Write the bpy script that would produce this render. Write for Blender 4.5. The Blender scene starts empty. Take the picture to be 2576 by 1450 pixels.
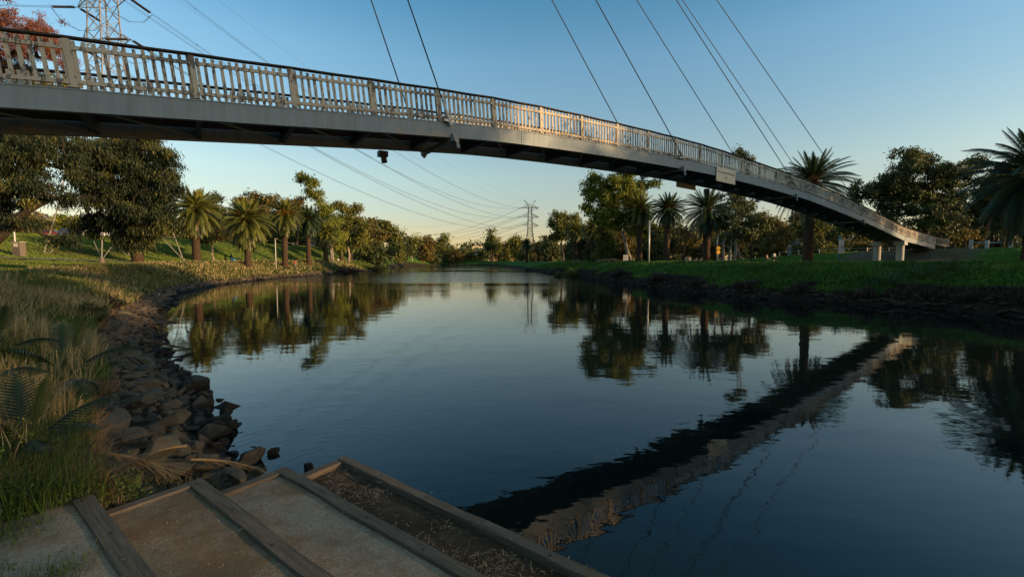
import bpy, bmesh, math, random
import numpy as np
from mathutils import Vector, Matrix
rng = np.random.RandomState(7)
random.seed(7)
S = bpy.context.scene
COL = S.collection

# ------------------------------------------------------------------ camera, sky, sun, exposure
F = 1100.0                       # focal length in units of a 2576 x 1450 picture
PITCH = math.atan(70 / 1100.0)
CP, SP = math.cos(PITCH), math.sin(PITCH)
cam_d = bpy.data.cameras.new('camera')
cam_d.sensor_width = 36
cam_d.lens = 36 * F / 2576
cam_d.clip_start = 0.1
cam_d.clip_end = 6000
cam = bpy.data.objects.new('camera', cam_d)
COL.objects.link(cam)
cam.rotation_euler = (math.radians(90) - PITCH, 0, 0)
S.camera = cam

SUN_EL, SUN_AZ = math.radians(10.0), math.radians(109.0)   # azimuth from +Y towards +X
w = bpy.data.worlds.new('World'); S.world = w; w.use_nodes = True
nt = w.node_tree
bg = nt.nodes['Background']
sky = nt.nodes.new('ShaderNodeTexSky'); sky.sky_type = 'NISHITA'; sky.sun_disc = False
sky.sun_elevation = SUN_EL; sky.sun_rotation = SUN_AZ
sky.altitude = 0; sky.air_density = 1.0; sky.dust_density = .7; sky.ozone_density = 1.8
# sky tint: cream horizon, blue-green higher, top warmed to colour the ambient light
tcw = nt.nodes.new('ShaderNodeTexCoord'); spw = nt.nodes.new('ShaderNodeSeparateXYZ'); nt.links.new(tcw.outputs['Generated'], spw.inputs[0])
rw_ = nt.nodes.new('ShaderNodeValToRGB'); nt.links.new(spw.outputs[2], rw_.inputs[0]); ew = rw_.color_ramp.elements
for k_, (p_, c_) in enumerate([(0.0, (.84, .62, .5)), (.085, (.82, .66, .56)), (.18, (.98, .86, .7)), (.4, (.78, .98, .95)), (.5, (.46, .85, .89)), (.66, (.66, .84, .74)), (1.0, (.78, .82, .62))]):
    e_ = ew[k_] if k_ < 2 else ew.new(p_)
    e_.position = p_; e_.color = (*c_, 1)
mw = nt.nodes.new('ShaderNodeMix'); mw.data_type = 'RGBA'; mw.blend_type = 'MULTIPLY'; mw.inputs[0].default_value = 1
nt.links.new(sky.outputs[0], mw.inputs[6]); nt.links.new(rw_.outputs[0], mw.inputs[7]); nt.links.new(mw.outputs[2], bg.inputs[0]); bg.inputs[1].default_value = 0.15
sl = bpy.data.lights.new('sun', 'SUN'); sl.energy = 4.2; sl.angle = math.radians(0.55); sl.color = (1.0, 0.66, 0.33)
so = bpy.data.objects.new('sun', sl); COL.objects.link(so)
sd = Vector((math.sin(SUN_AZ) * math.cos(SUN_EL), math.cos(SUN_AZ) * math.cos(SUN_EL), math.sin(SUN_EL)))
so.rotation_euler = sd.to_track_quat('Z', 'Y').to_euler()
S.view_settings.view_transform = 'Standard'
S.view_settings.look = 'None'
S.view_settings.exposure = 0.8
S.cycles.max_bounces = 6
S.cycles.transparent_max_bounces = 6

WATER_Z = -3.5

def ray(U, V):
    a = (U - 1288) / F; b = (725 - V) / F
    d = np.array([a, CP + b * SP, -SP + b * CP])
    return d / d[1]
def at(U, V, y):                 # the point at depth y seen in direction U, V of the photograph
    return ray(U, V) * y

# ------------------------------------------------------------------ materials
def mat(name):
    m = bpy.data.materials.new(name); m.use_nodes = True
    n = m.node_tree
    return m, n, n.nodes['Principled BSDF'], n.nodes, n.links
def rgb(c): return (c[0], c[1], c[2], 1)
def coords(n, scale=(1, 1, 1), kind='Object', rot=(0, 0, 0)):
    tc = n.nodes.new('ShaderNodeTexCoord')
    mp = n.nodes.new('ShaderNodeMapping'); mp.inputs['Scale'].default_value = scale; mp.inputs['Rotation'].default_value = rot
    n.links.new(tc.outputs[kind], mp.inputs[0]); return mp.outputs[0]
def geo_pos(n, scale=(1, 1, 1)):
    g = n.nodes.new('ShaderNodeNewGeometry')
    mp = n.nodes.new('ShaderNodeMapping'); mp.inputs['Scale'].default_value = scale
    n.links.new(g.outputs['Position'], mp.inputs[0]); return mp.outputs[0]
def noise(n, vec, scale, detail=4, rough=0.55, dist=0.0):
    t = n.nodes.new('ShaderNodeTexNoise'); t.inputs['Scale'].default_value = scale
    t.inputs['Detail'].default_value = detail; t.inputs['Roughness'].default_value = rough
    t.inputs['Distortion'].default_value = dist
    n.links.new(vec, t.inputs['Vector']); return t.outputs['Fac']
def ramp(n, fac, stops):
    r = n.nodes.new('ShaderNodeValToRGB'); e = r.color_ramp.elements
    while len(e) < len(stops): e.new(0.5)
    for k, (p, c) in enumerate(stops):
        e[k].position = p; e[k].color = rgb(c) if hasattr(c, '__len__') else (c, c, c, 1)
    n.links.new(fac, r.inputs[0]); return r.outputs[0]
def mixc(n, f, a, b):
    m = n.nodes.new('ShaderNodeMix'); m.data_type = 'RGBA'
    for s, v in ((0, f), (6, a), (7, b)):
        if hasattr(v, 'is_linked') or hasattr(v, 'links'): n.links.new(v, m.inputs[s])
        else: m.inputs[s].default_value = v if s == 0 else rgb(v)
    return m.outputs[2]
def math_(n, op, a, b=0.0):
    m = n.nodes.new('ShaderNodeMath'); m.operation = op
    for s, v in ((0, a), (1, b)):
        if hasattr(v, 'links'): n.links.new(v, m.inputs[s])
        else: m.inputs[s].default_value = v
    return m.outputs[0]
def bump(n, h, dist, bsdf, strength=1.0, normal=None):
    b = n.nodes.new('ShaderNodeBump'); b.inputs['Distance'].default_value = dist; b.inputs['Strength'].default_value = strength
    n.links.new(h, b.inputs['Height'])
    if normal is not None: n.links.new(normal, b.inputs['Normal'])
    if bsdf: n.links.new(b.outputs[0], bsdf.inputs['Normal'])
    return b.outputs[0]
def simple(name, c, rough=0.7, metal=0.0, var=0.15, scale=3.0, bumpd=0.0, spec=0.3):
    m, n, p, N, L = mat(name)
    f = noise(n, coords(n), scale, 5)
    L.new(mixc(n, f, [k * (1 - var) for k in c], [min(1, k * (1 + var)) for k in c]), p.inputs['Base Color'])
    p.inputs['Roughness'].default_value = rough; p.inputs['Metallic'].default_value = metal
    p.inputs['Specular IOR Level'].default_value = spec
    if bumpd: bump(n, f, bumpd, p)
    return m
def leafmat(name, stops, trans=0.35, rough=0.55):
    """leaf colour from the per-leaf 'tint' attribute"""
    m, n, p, N, L = mat(name)
    at_ = N.new('ShaderNodeAttribute'); at_.attribute_name = 'tint'
    c = ramp(n, at_.outputs['Fac'], stops)
    L.new(c, p.inputs['Base Color']); p.inputs['Roughness'].default_value = rough
    p.inputs['Specular IOR Level'].default_value = 0.25
    tr = N.new('ShaderNodeBsdfTranslucent'); L.new(c, tr.inputs[0])
    mx = N.new('ShaderNodeMixShader'); mx.inputs[0].default_value = trans
    L.new(p.outputs[0], mx.inputs[1]); L.new(tr.outputs[0], mx.inputs[2])
    L.new(mx.outputs[0], N['Material Output'].inputs[0])
    return m
M = {}
M['gum_leaf'] = leafmat('gum_leaf', [(0, (.035, .045, .012)), (.5, (.115, .125, .026)), (1, (.25, .23, .05))])
M['olive_leaf'] = leafmat('olive_leaf', [(0, (.045, .042, .014)), (.5, (.15, .115, .03)), (1, (.28, .2, .055))])
M['bright_leaf'] = leafmat('bright_leaf', [(0, (.05, .07, .012)), (.5, (.16, .19, .028)), (1, (.32, .31, .05))])
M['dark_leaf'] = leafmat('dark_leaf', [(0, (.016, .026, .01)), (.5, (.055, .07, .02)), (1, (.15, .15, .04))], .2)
M['shaded_leaf'] = leafmat('shaded_leaf', [(0, (.007, .014, .006)), (.6, (.018, .028, .01)), (.8, (.05, .06, .016)), (1, (.14, .13, .03))], .15)  # shade painted into the leaf colour; upper stops stand for sunlit leaves
M['red_leaf'] = leafmat('red_leaf', [(0, (.1, .035, .025)), (.5, (.22, .08, .045)), (1, (.32, .15, .08))], .3)
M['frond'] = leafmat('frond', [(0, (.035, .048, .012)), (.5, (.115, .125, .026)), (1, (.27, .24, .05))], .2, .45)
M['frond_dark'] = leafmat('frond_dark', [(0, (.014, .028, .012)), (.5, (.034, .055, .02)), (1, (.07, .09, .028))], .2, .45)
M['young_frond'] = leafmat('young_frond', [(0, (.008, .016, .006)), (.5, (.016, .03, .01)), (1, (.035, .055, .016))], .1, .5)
M['dead_frond'] = leafmat('dead_frond', [(0, (.1, .055, .025)), (.5, (.22, .13, .06)), (1, (.34, .22, .1))], .2)
M['fruit'] = leafmat('fruit', [(0, (.3, .1, .02)), (.5, (.45, .18, .04)), (1, (.6, .28, .07))], .1)
M['dry_grass'] = leafmat('dry_grass', [(0, (.12, .095, .035)), (.5, (.33, .25, .125)), (1, (.52, .4, .21))], .3)
M['green_grass'] = leafmat('green_grass', [(0, (.035, .06, .012)), (.5, (.085, .13, .025)), (1, (.2, .22, .06))], .3)
M['weed'] = leafmat('weed', [(0, (.04, .06, .012)), (.5, (.11, .13, .025)), (1, (.2, .19, .04))], .3)
M['flower'] = leafmat('flower', [(0, (.5, .42, .03)), (.5, (.65, .55, .04)), (1, (.75, .65, .06))], .2)
M['lush_grass'] = leafmat('lush_grass', [(0, (.03, .075, .012)), (.5, (.075, .165, .022)), (1, (.19, .27, .05))], .3)
M['lawn_blade'] = leafmat('lawn_blade', [(0, (.1, .09, .03)), (.5, (.12, .17, .025)), (1, (.16, .23, .03))], .3)
M['heath'] = leafmat('heath', [(0, (.03, .022, .018)), (.5, (.06, .045, .035)), (1, (.09, .075, .05))], .2)
M['straw'] = leafmat('straw', [(0, (.09, .055, .03)), (.5, (.25, .15, .08)), (1, (.42, .3, .17))], .1)

def bark(name, c0, c1, sc=(8, 8, 1.5), b=0.02):
    m, n, p, N, L = mat(name)
    f = noise(n, coords(n, sc), 1.0, 6, .65)
    L.new(ramp(n, f, [(.3, c0), (.7, c1)]), p.inputs['Base Color'])
    p.inputs['Roughness'].default_value = .9; p.inputs['Specular IOR Level'].default_value = .15
    bump(n, f, b, p); return m
M['bark'] = bark('bark', (.022, .016, .012), (.075, .056, .042))
M['pale_bark'] = bark('pale_bark', (.13, .105, .08), (.36, .29, .22), (2, 2, 1.2))
M['palm_trunk'] = bark('palm_trunk', (.02, .013, .009), (.085, .052, .032), (4, 4, 7), .06)

def wood(name, c0, c1, sc, rough=.85):
    m, n, p, N, L = mat(name)
    v = coords(n, sc)
    f = noise(n, v, 1.0, 8, .7, .3)
    f2 = noise(n, coords(n), 3.0, 4)
    c = ramp(n, f, [(.28, c0), (.5, [(a + b) / 2 for a, b in zip(c0, c1)]), (.72, c1)])
    L.new(mixc(n, math_(n, 'MULTIPLY', f2, .5), c, [k * .55 for k in c0]), p.inputs['Base Color'])
    p.inputs['Roughness'].default_value = rough; p.inputs['Specular IOR Level'].default_value = .2
    bump(n, f, .006, p); return m
M['sleeper'] = wood('sleeper', (.07, .05, .036), (.25, .19, .135), (2.0, 40, 40))
M['handrail'] = wood('handrail', (.03, .025, .022), (.085, .07, .06), (3, 30, 30))
# peeling cream paint over grey timber
def peeling():
    m, n, p, N, L = mat('peeling_paint')
    v = geo_pos(n, (1, 1, .35))
    f = noise(n, v, 9.0, 7, .72)
    f2 = noise(n, geo_pos(n), .8, 3)
    mask = ramp(n, math_(n, 'ADD', f, math_(n, 'MULTIPLY', math_(n, 'SUBTRACT', f2, .5), .55)), [(.52, 0.0), (.545, 1.0)])
    paint = mixc(n, noise(n, geo_pos(n), 3.0), (.36, .31, .235), (.5, .43, .34))
    bare = mixc(n, noise(n, geo_pos(n, (1, 1, .2)), 25.0), (.08, .07, .062), (.2, .17, .15))
    L.new(mixc(n, mask, paint, bare), p.inputs['Base Color'])
    p.inputs['Roughness'].default_value = .75; p.inputs['Specular IOR Level'].default_value = .25
    bump(n, mask, .003, p, .6); return m
M['picket'] = peeling()
def steel():
    m, n, p, N, L = mat('painted_steel')
    f = noise(n, geo_pos(n, (1, 1, 1.5)), .45, 4, .55)
    f2 = noise(n, geo_pos(n, (2, 2, 3)), 1.6, 5, .65)
    mask = ramp(n, math_(n, 'MULTIPLY', f, f2), [(.33, 0.0), (.4, .7)])
    base = mixc(n, noise(n, geo_pos(n), 2.0, 5), (.175, .215, .24), (.22, .26, .28))
    strk = ramp(n, noise(n, geo_pos(n, (5, 5, .35)), 1.6, 5, .7), [(.42, 0.), (.72, .45)])
    base = mixc(n, strk, base, (.1, .1, .095))
    L.new(mixc(n, mask, base, (.3, .235, .16)), p.inputs['Base Color'])
    p.inputs['Roughness'].default_value = .58; p.inputs['Specular IOR Level'].default_value = .3
    return m
M['girder'] = steel()
M['dark_steel'] = simple('dark_steel', (.11, .13, .145), .6, .0, .2)
M['galv'] = simple('galvanised', (.42, .4, .37), .45, .3, .15, 2.0)
M['pylon_steel'] = simple('pylon_steel', (.2, .185, .16), .5, .0, .15, 2.0)
M['pylon_dark'] = simple('pylon_dark', (.055, .05, .048), .6, .0, .15, 2.0)
M['cable'] = simple('cable', (.035, .04, .045), .5, .4)
M['insulator'] = simple('insulator', (.05, .03, .022), .3, .0)
M['concrete'] = simple('concrete', (.36, .35, .33), .85, 0, .18, 4.0, .004)
M['old_render'] = simple('old_render', (.13, .105, .085), .9, 0, .35, 6, .004)
M['deck'] = simple('deck_board', (.08, .07, .06), .85, 0, .2)
M['sign_plate'] = simple('sign_plate', (.6, .5, .36), .5, 0, .06)
M['black_paint'] = simple('black_paint', (.03, .03, .035), .6, 0, .1)
M['white_paint'] = simple('white_paint', (.55, .53, .5), .5, 0, .06)
M['glass'] = simple('dark_glass', (.02, .03, .04), .08, 0, .1, 2, 0, .6)
M['rubber'] = simple('rubber', (.02, .02, .02), .8)
M['chrome'] = simple('wheel_metal', (.45, .45, .46), .3, .8)
M['skin'] = simple('skin', (.5, .3, .2), .6, 0, .05)
M['hair'] = simple('hair', (.02, .015, .012), .6)
M['feather'] = simple('white_feather', (.75, .74, .72), .7, 0, .05)
M['grey_feather'] = simple('grey_feather', (.25, .25, .26), .7, 0, .05)
M['brick_orange'] = simple('brick_wall', (.42, .24, .13), .85, 0, .25, 9)
M['cream_wall'] = simple('cream_wall', (.6, .5, .34), .8, 0, .1)
M['roof_tile'] = simple('roof_tile', (.2, .085, .05), .8, 0, .2, 6)
M['roof_grey'] = simple('roof_grey', (.16, .15, .15), .7, 0, .15, 4)
M['yellow_sign'] = simple('yellow_sign', (.75, .38, .02), .5, 0, .05)
M['blue_paint'] = simple('blue_paint', (.05, .2, .38), .45, 0, .05)
def car_paint(name, c):
    m, n, p, N, L = mat(name)
    f = noise(n, coords(n), 2.0, 3)
    L.new(mixc(n, f, c, [k * .85 for k in c]), p.inputs['Base Color'])
    p.inputs['Roughness'].default_value = .25; p.inputs['Coat Weight'].default_value = .6; return m
def cloth(name, c): return simple('cloth_' + name, c, .9, 0, .12, 20)

def rockmat(name, c0, c1, c2, wet=False):
    m, n, p, N, L = mat(name)
    oi = N.new('ShaderNodeObjectInfo')
    f = noise(n, coords(n), 3.5, 8, .65)
    f2 = noise(n, geo_pos(n), 1.2, 3)
    c = ramp(n, f, [(.3, c0), (.55, c1), (.75, c2)])
    c = mixc(n, .45, c, ramp(n, oi.outputs['Random'], [(0., (.03, .028, .026)), (.35, (.12, .1, .07)), (.6, (.05, .045, .03)), (.8, (.13, .075, .035)), (1., (.12, .1, .075))]))
    sep = N.new('ShaderNodeSeparateXYZ'); g = N.new('ShaderNodeNewGeometry'); L.new(g.outputs['Position'], sep.inputs[0])
    wetm = N.new('ShaderNodeMapRange'); wetm.inputs['From Min'].default_value = WATER_Z + .16; wetm.inputs['From Max'].default_value = WATER_Z + .34
    wetm.inputs['To Min'].default_value = 1; wetm.inputs['To Max'].default_value = 0
    L.new(sep.outputs[2], wetm.inputs[0])
    L.new(mixc(n, wetm.outputs[0], c, (.012, .011, .009)), p.inputs['Base Color'])
    L.new(ramp(n, f2, [(.3, .65), (.7, .95)]), p.inputs['Roughness'])
    p.inputs['Specular IOR Level'].default_value = .3
    bump(n, noise(n, coords(n), 9, 8, .7), .03, p); return m
M['rock'] = rockmat('rock', (.03, .026, .02), (.085, .073, .052), (.16, .135, .095))
M['dark_rock'] = rockmat('dark_rock', (.007, .0065, .006), (.016, .014, .011), (.032, .027, .02))  # wet stone, with the right bank's shade put into its dark colour
M['grey_rock'] = rockmat('grey_rock', (.03, .026, .022), (.07, .06, .048), (.12, .1, .08))

def gravelmat(name, base, light, dark, dirtamt, seed=0.):
    m, n, p, N, L = mat(name)
    v = geo_pos(n)
    vo = N.new('ShaderNodeTexVoronoi'); vo.inputs['Scale'].default_value = 85; L.new(v, vo.inputs['Vector'])
    vo2 = N.new('ShaderNodeTexVoronoi'); vo2.inputs['Scale'].default_value = 38; L.new(v, vo2.inputs['Vector'])
    big = noise(n, v, 1.7, 5, .6); mid = noise(n, v, 9, 6, .7)
    sep = N.new('ShaderNodeSeparateColor'); L.new(vo.outputs['Color'], sep.inputs[0])
    c = ramp(n, sep.outputs[0], [(0, dark), (.5, base), (.95, light)])
    sep2 = N.new('ShaderNodeSeparateColor'); L.new(vo2.outputs['Color'], sep2.inputs[0])
    c = mixc(n, ramp(n, sep2.outputs[1], [(.9, 0.), (.95, .5)]), c, [k * 1.1 for k in light])
    dm = ramp(n, math_(n, 'ADD', big, math_(n, 'MULTIPLY', mid, .35)), [(.62 - dirtamt, 0.), (.82 - dirtamt, .9)])
    c = mixc(n, dm, c, [dark[0] * .9, dark[1] * .75, dark[2] * .6])
    L.new(c, p.inputs['Base Color']); p.inputs['Roughness'].default_value = .95; p.inputs['Specular IOR Level'].default_value = .15
    h = math_(n, 'ADD', math_(n, 'MULTIPLY', vo.outputs['Distance'], .5), mid)
    bump(n, h, .012, p, .6); return m
M['gravel'] = gravelmat('gravel', (.34, .25, .17), (.41, .31, .215), (.25, .18, .12), .0)
M['dirt_gravel'] = gravelmat('dirt_gravel', (.25, .19, .13), (.3, .23, .16), (.19, .14, .095), .05)
M['mud'] = gravelmat('mud', (.1, .07, .045), (.14, .1, .068), (.065, .045, .03), .12)

def groundmat():
    m, n, p, N, L = mat('ground')
    v = geo_pos(n)
    zone = N.new('ShaderNodeAttribute'); zone.attribute_name = 'zone'
    sep = N.new('ShaderNodeSeparateColor'); L.new(zone.outputs['Color'], sep.inputs[0])
    fine = noise(n, v, 6.0, 8, .7); mid = noise(n, v, .35, 5, .6); big = noise(n, v, .06, 4, .5)
    lawn = ramp(n, mid, [(.3, (.045, .085, .014)), (.55, (.07, .105, .018)), (.75, (.11, .12, .028))])
    lawn = mixc(n, math_(n, 'MULTIPLY', fine, .6), lawn, (.03, .055, .01))
    lush = ramp(n, noise(n, v, .5, 6, .65), [(.35, (.035, .085, .012)), (.6, (.055, .13, .018)), (.8, (.1, .16, .035))])
    dirt = ramp(n, noise(n, v, 1.5, 8, .7), [(.3, (.06, .042, .028)), (.7, (.17, .12, .08))])
    mud = ramp(n, noise(n, v, 2.5, 8, .7), [(.3, (.014, .012, .009)), (.7, (.045, .036, .026))])  # mud, its colour darkened further to carry the right shore's shade
    c = mixc(n, sep.outputs[2], lawn, lush)
    c = mixc(n, sep.outputs[0], c, dirt)
    c = mixc(n, sep.outputs[1], c, mud)
    L.new(c, p.inputs['Base Color']); p.inputs['Roughness'].default_value = 1; p.inputs['Specular IOR Level'].default_value = .1
    bump(n, fine, .12, p, .8); return m
M['ground'] = groundmat()
M['asphalt'] = simple('asphalt', (.06, .06, .06), .9, 0, .2, 8, .005)
M['path'] = simple('path_concrete', (.27, .24, .2), .9, 0, .12, 3)

def watermat():
    m, n, p, N, L = mat('water')
    g = N.new('ShaderNodeNewGeometry'); sp = N.new('ShaderNodeSeparateXYZ'); L.new(g.outputs['Position'], sp.inputs[0])
    p.inputs['Base Color'].default_value = (.004, .009, .009, 1)
    p.inputs['Roughness'].default_value = .02; p.inputs['IOR'].default_value = 1.42
    # wind patches: where the ripples are stronger
    pn = noise(n, geo_pos(n, (.012, .05, 1)), 1.0, 3, .5)
    patch = ramp(n, pn, [(.44, 0.), (.56, 1.)])
    band = N.new('ShaderNodeMapRange'); band.inputs['From Min'].default_value = 45; band.inputs['From Max'].default_value = 85
    L.new(sp.outputs[1], band.inputs[0])
    b2 = N.new('ShaderNodeMapRange'); b2.inputs['From Min'].default_value = 150; b2.inputs['From Max'].default_value = 115; L.new(sp.outputs[1], b2.inputs[0])
    b3 = N.new('ShaderNodeMapRange'); b3.inputs['From Min'].default_value = 66; b3.inputs['From Max'].default_value = 90; L.new(sp.outputs[1], b3.inputs[0])
    belt = math_(n, 'MULTIPLY', math_(n, 'MULTIPLY', b2.outputs[0], b3.outputs[0]), math_(n, 'ADD', .35, noise(n, geo_pos(n, (.05, .09, 1)), 1.0, 3, .5)))
    patch = math_(n, 'MAXIMUM', math_(n, 'MULTIPLY', patch, band.outputs[0]), belt)
    w1 = noise(n, geo_pos(n, (.55, 1.0, 1)), .8, 3, .45, .2)
    w2 = noise(n, geo_pos(n, (.6, 1.1, 1)), 3.2, 3, .5, .2)
    w3 = noise(n, geo_pos(n, (.8, 1.1, 1)), 9.0, 2, .5)
    h = math_(n, 'ADD', math_(n, 'MULTIPLY', w1, .0095), math_(n, 'MULTIPLY', w2, .0018))
    # faint rings spreading from the stones by the landing
    rv = N.new('ShaderNodeVectorMath'); rv.operation = 'DISTANCE'; L.new(g.outputs['Position'], rv.inputs[0]); rv.inputs[1].default_value = (-3.3, 7.2, WATER_Z)
    ring = math_(n, 'SINE', math_(n, 'MULTIPLY', rv.outputs['Value'], 28.0))
    fall = N.new('ShaderNodeMapRange'); fall.inputs['From Min'].default_value = .2; fall.inputs['From Max'].default_value = 8.5
    fall.inputs['To Min'].default_value = .00028; fall.inputs['To Max'].default_value = 0.0
    L.new(rv.outputs['Value'], fall.inputs[0])
    h = math_(n, 'ADD', h, math_(n, 'MULTIPLY', ring, fall.outputs[0]))
    h = math_(n, 'ADD', h, math_(n, 'MULTIPLY', math_(n, 'MULTIPLY', w3, patch), .016))
    h = math_(n, 'ADD', h, math_(n, 'MULTIPLY', math_(n, 'MULTIPLY', w2, patch), .025))
    bump(n, h, 1.0, p, 1.0)
    return m
M['water'] = watermat()

# ------------------------------------------------------------------ object helpers
def tag(o, label=None, cat=None, group=None, kind=None):
    if label: o['label'] = label
    if cat: o['category'] = cat
    if group: o['group'] = group
    if kind: o['kind'] = kind
    return o
def thing(name, label, cat, loc=(0, 0, 0), rz=0.0, group=None):
    o = bpy.data.objects.new(name, None); COL.objects.link(o); o.location = loc; o.rotation_euler = (0, 0, rz)
    o.empty_display_size = .2
    return tag(o, label, cat, group)
def mk(name, V, faces, m, parent=None, smooth=False, tint=None, rel=None, slots=None):
    """numpy vertices (n,3), faces: a list of index arrays (k, 3 or 4). One mesh object."""
    V = np.asarray(V, dtype=np.float64).reshape(-1, 3)
    if rel is not None: V = V - np.asarray(rel)
    me = bpy.data.meshes.new(name)
    faces = [np.asarray(f, dtype=np.int32) for f in faces if len(f)]
    loops = np.concatenate([f.ravel() for f in faces]); tot = np.concatenate([np.full(len(f), f.shape[1], dtype=np.int32) for f in faces])
    me.vertices.add(len(V)); me.vertices.foreach_set('co', V.astype(np.float32).ravel())
    me.loops.add(len(loops)); me.loops.foreach_set('vertex_index', loops)
    me.polygons.add(len(tot)); me.polygons.foreach_set('loop_start', np.concatenate([[0], np.cumsum(tot)[:-1]]).astype(np.int32))
    me.polygons.foreach_set('loop_total', tot)
    if tint is not None:
        a = me.attributes.new('tint', 'FLOAT', 'POINT'); a.data.foreach_set('value', np.asarray(tint, dtype=np.float32))
    me.update(calc_edges=True)
    me.polygons.foreach_set('use_smooth', np.full(len(tot), smooth, dtype=bool))
    for mm in (m if isinstance(m, (list, tuple)) else [m]): me.materials.append(M[mm] if isinstance(mm, str) else mm)
    o = bpy.data.objects.new(name, me); COL.objects.link(o)
    if parent: o.parent = parent
    return o
BOXF = np.array([[0, 3, 2, 1], [4, 5, 6, 7], [0, 1, 5, 4], [1, 2, 6, 5], [2, 3, 7, 6], [3, 0, 4, 7]])
class MB:
    def __init__(s): s.v = []; s.q = []; s.t = []; s.n = 0; s.poly = []
    def add(s, V, q=None, t=None):
        V = np.asarray(V, dtype=float).reshape(-1, 3)
        if q is not None and len(q): s.q.append(np.asarray(q) + s.n)
        if t is not None and len(t): s.t.append(np.asarray(t) + s.n)
        s.v.append(V); s.n += len(V); return s
    def hexa(s, c8): return s.add(c8, BOXF)
    def box(s, c, size, rz=0.0):
        hx, hy, hz = [k / 2 for k in size]
        P = np.array([[-hx, -hy, -hz], [hx, -hy, -hz], [hx, hy, -hz], [-hx, hy, -hz], [-hx, -hy, hz], [hx, -hy, hz], [hx, hy, hz], [-hx, hy, hz]])
        if rz:
            k, q = math.cos(rz), math.sin(rz); P = P @ np.array([[k, q, 0], [-q, k, 0], [0, 0, 1]])
        return s.add(P + np.asarray(c), BOXF)
    def bar(s, a, b, w, h, up=(0, 0, 1)):
        a = np.asarray(a, float); b = np.asarray(b, float); d = b - a; d = d / (np.linalg.norm(d) + 1e-9)
        up = np.asarray(up, float)
        if abs(d @ up) > .98: up = np.array([1., 0, 0])
        x = np.cross(d, up); x /= np.linalg.norm(x); z = np.cross(x, d)
        P = [p + x * i * w / 2 + z * j * h / 2 for p in (a, b) for i, j in ((-1, -1), (1, -1), (1, 1), (-1, 1))]
        return s.add(P, BOXF)
    def tube(s, P, R, k=8, cap=True):
        P = np.asarray(P, float); R = np.broadcast_to(np.asarray(R, float), (len(P),))
        T = np.gradient(P, axis=0); T /= (np.linalg.norm(T, axis=1, keepdims=True) + 1e-9)
        ref = np.array([0., 0, 1]) if abs(T[0][2]) < .9 else np.array([1., 0, 0])
        X = np.cross(T, ref); X /= (np.linalg.norm(X, axis=1, keepdims=True) + 1e-9); Y = np.cross(T, X)
        a = np.arange(k) * 2 * math.pi / k
        V = (P[:, None] + R[:, None, None] * (np.cos(a)[None, :, None] * X[:, None] + np.sin(a)[None, :, None] * Y[:, None])).reshape(-1, 3)
        i = np.arange(len(P) - 1)[:, None] * k; j = np.arange(k)[None]; j2 = (j + 1) % k
        q = np.stack([i + j, i + j2, i + k + j2, i + k + j], -1).reshape(-1, 4)
        t = []
        if cap:
            n = len(V); V = np.vstack([V, P[0], P[-1]]); e = (len(P) - 1) * k
            t = [[n, (x + 1) % k, x] for x in range(k)] + [[n + 1, e + x, e + (x + 1) % k] for x in range(k)]
        return s.add(V, q, t if len(t) else None)
    def lathe(s, c, prof, k=12):        # prof: list of (radius, z)
        P = [(c[0], c[1], c[2] + z) for r, z in prof]
        a = np.arange(k) * 2 * math.pi / k; V = []
        for r, z in prof: V += [(c[0] + r * math.cos(x), c[1] + r * math.sin(x), c[2] + z) for x in a]
        i = np.arange(len(prof) - 1)[:, None] * k; j = np.arange(k)[None]; j2 = (j + 1) % k
        return s.add(V, np.stack([i + j, i + j2, i + k + j2, i + k + j], -1).reshape(-1, 4))
    def prism(s, pts, a, b):            # polygon pts in plane given by 3D points list; extruded from a-offset to b-offset
        pts = np.asarray(pts, float); n = len(pts); V = np.vstack([pts + np.asarray(a), pts + np.asarray(b)])
        q = [[i, (i + 1) % n, n + (i + 1) % n, n + i] for i in range(n)]
        t = [[0, i + 1, i] for i in range(1, n - 1)] + [[n, n + i, n + i + 1] for i in range(1, n - 1)]
        return s.add(V, q, t)
    def build(s, name, m, parent=None, smooth=False, rel=None, tint=None):
        return mk(name, np.vstack(s.v), (s.q and [np.vstack(s.q)] or []) + (s.t and [np.vstack(s.t)] or []), m, parent, smooth, tint, rel)

def copy_tree(o, parent=None):
    c = o.copy(); COL.objects.link(c); c.parent = parent
    for ch in list(o.children): copy_tree(ch, c)
    return c

# ------------------------------------------------------------------ ground
_lat = np.random.RandomState(3).rand(256, 256)
def vnoise(x, y):
    xi = np.floor(x).astype(int); yi = np.floor(y).astype(int); fx = x - xi; fy = y - yi
    fx = fx * fx * (3 - 2 * fx); fy = fy * fy * (3 - 2 * fy)
    g = lambda i, j: _lat[i % 256, j % 256]
    return (g(xi, yi) * (1 - fx) + g(xi + 1, yi) * fx) * (1 - fy) + (g(xi, yi + 1) * (1 - fx) + g(xi + 1, yi + 1) * fx) * fy
def fbm(x, y, o=4):
    r = 0; a = .5
    for k in range(o): r = r + a * vnoise(x * 2 ** k + 17 * k, y * 2 ** k + 31 * k); a *= .5
    return r
LEFT = np.array([(90, -78), (45, -36), (25, -18.2), (12, -3.9), (7, -.25), (3, 2.75), (0, 4.95), (-2.45, 6.65), (-3.25, 6.2), (-4.05, 6.85), (-4.7, 7.6), (-5.85, 8.7), (-7.2, 10.6), (-9.2, 12.6),
                 (-12.6, 15.7), (-15.9, 19.7), (-18.6, 23.0), (-20.6, 25.4), (-22.5, 28.2), (-25, 31.5), (-30, 39), (-35, 46), (-42, 64), (-45.5, 85), (-44.5, 110), (-47, 160), (-57, 210), (-62, 250), (-61, 285), (-50, 314), (-62, 324), (-260, 340)], float)
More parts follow.
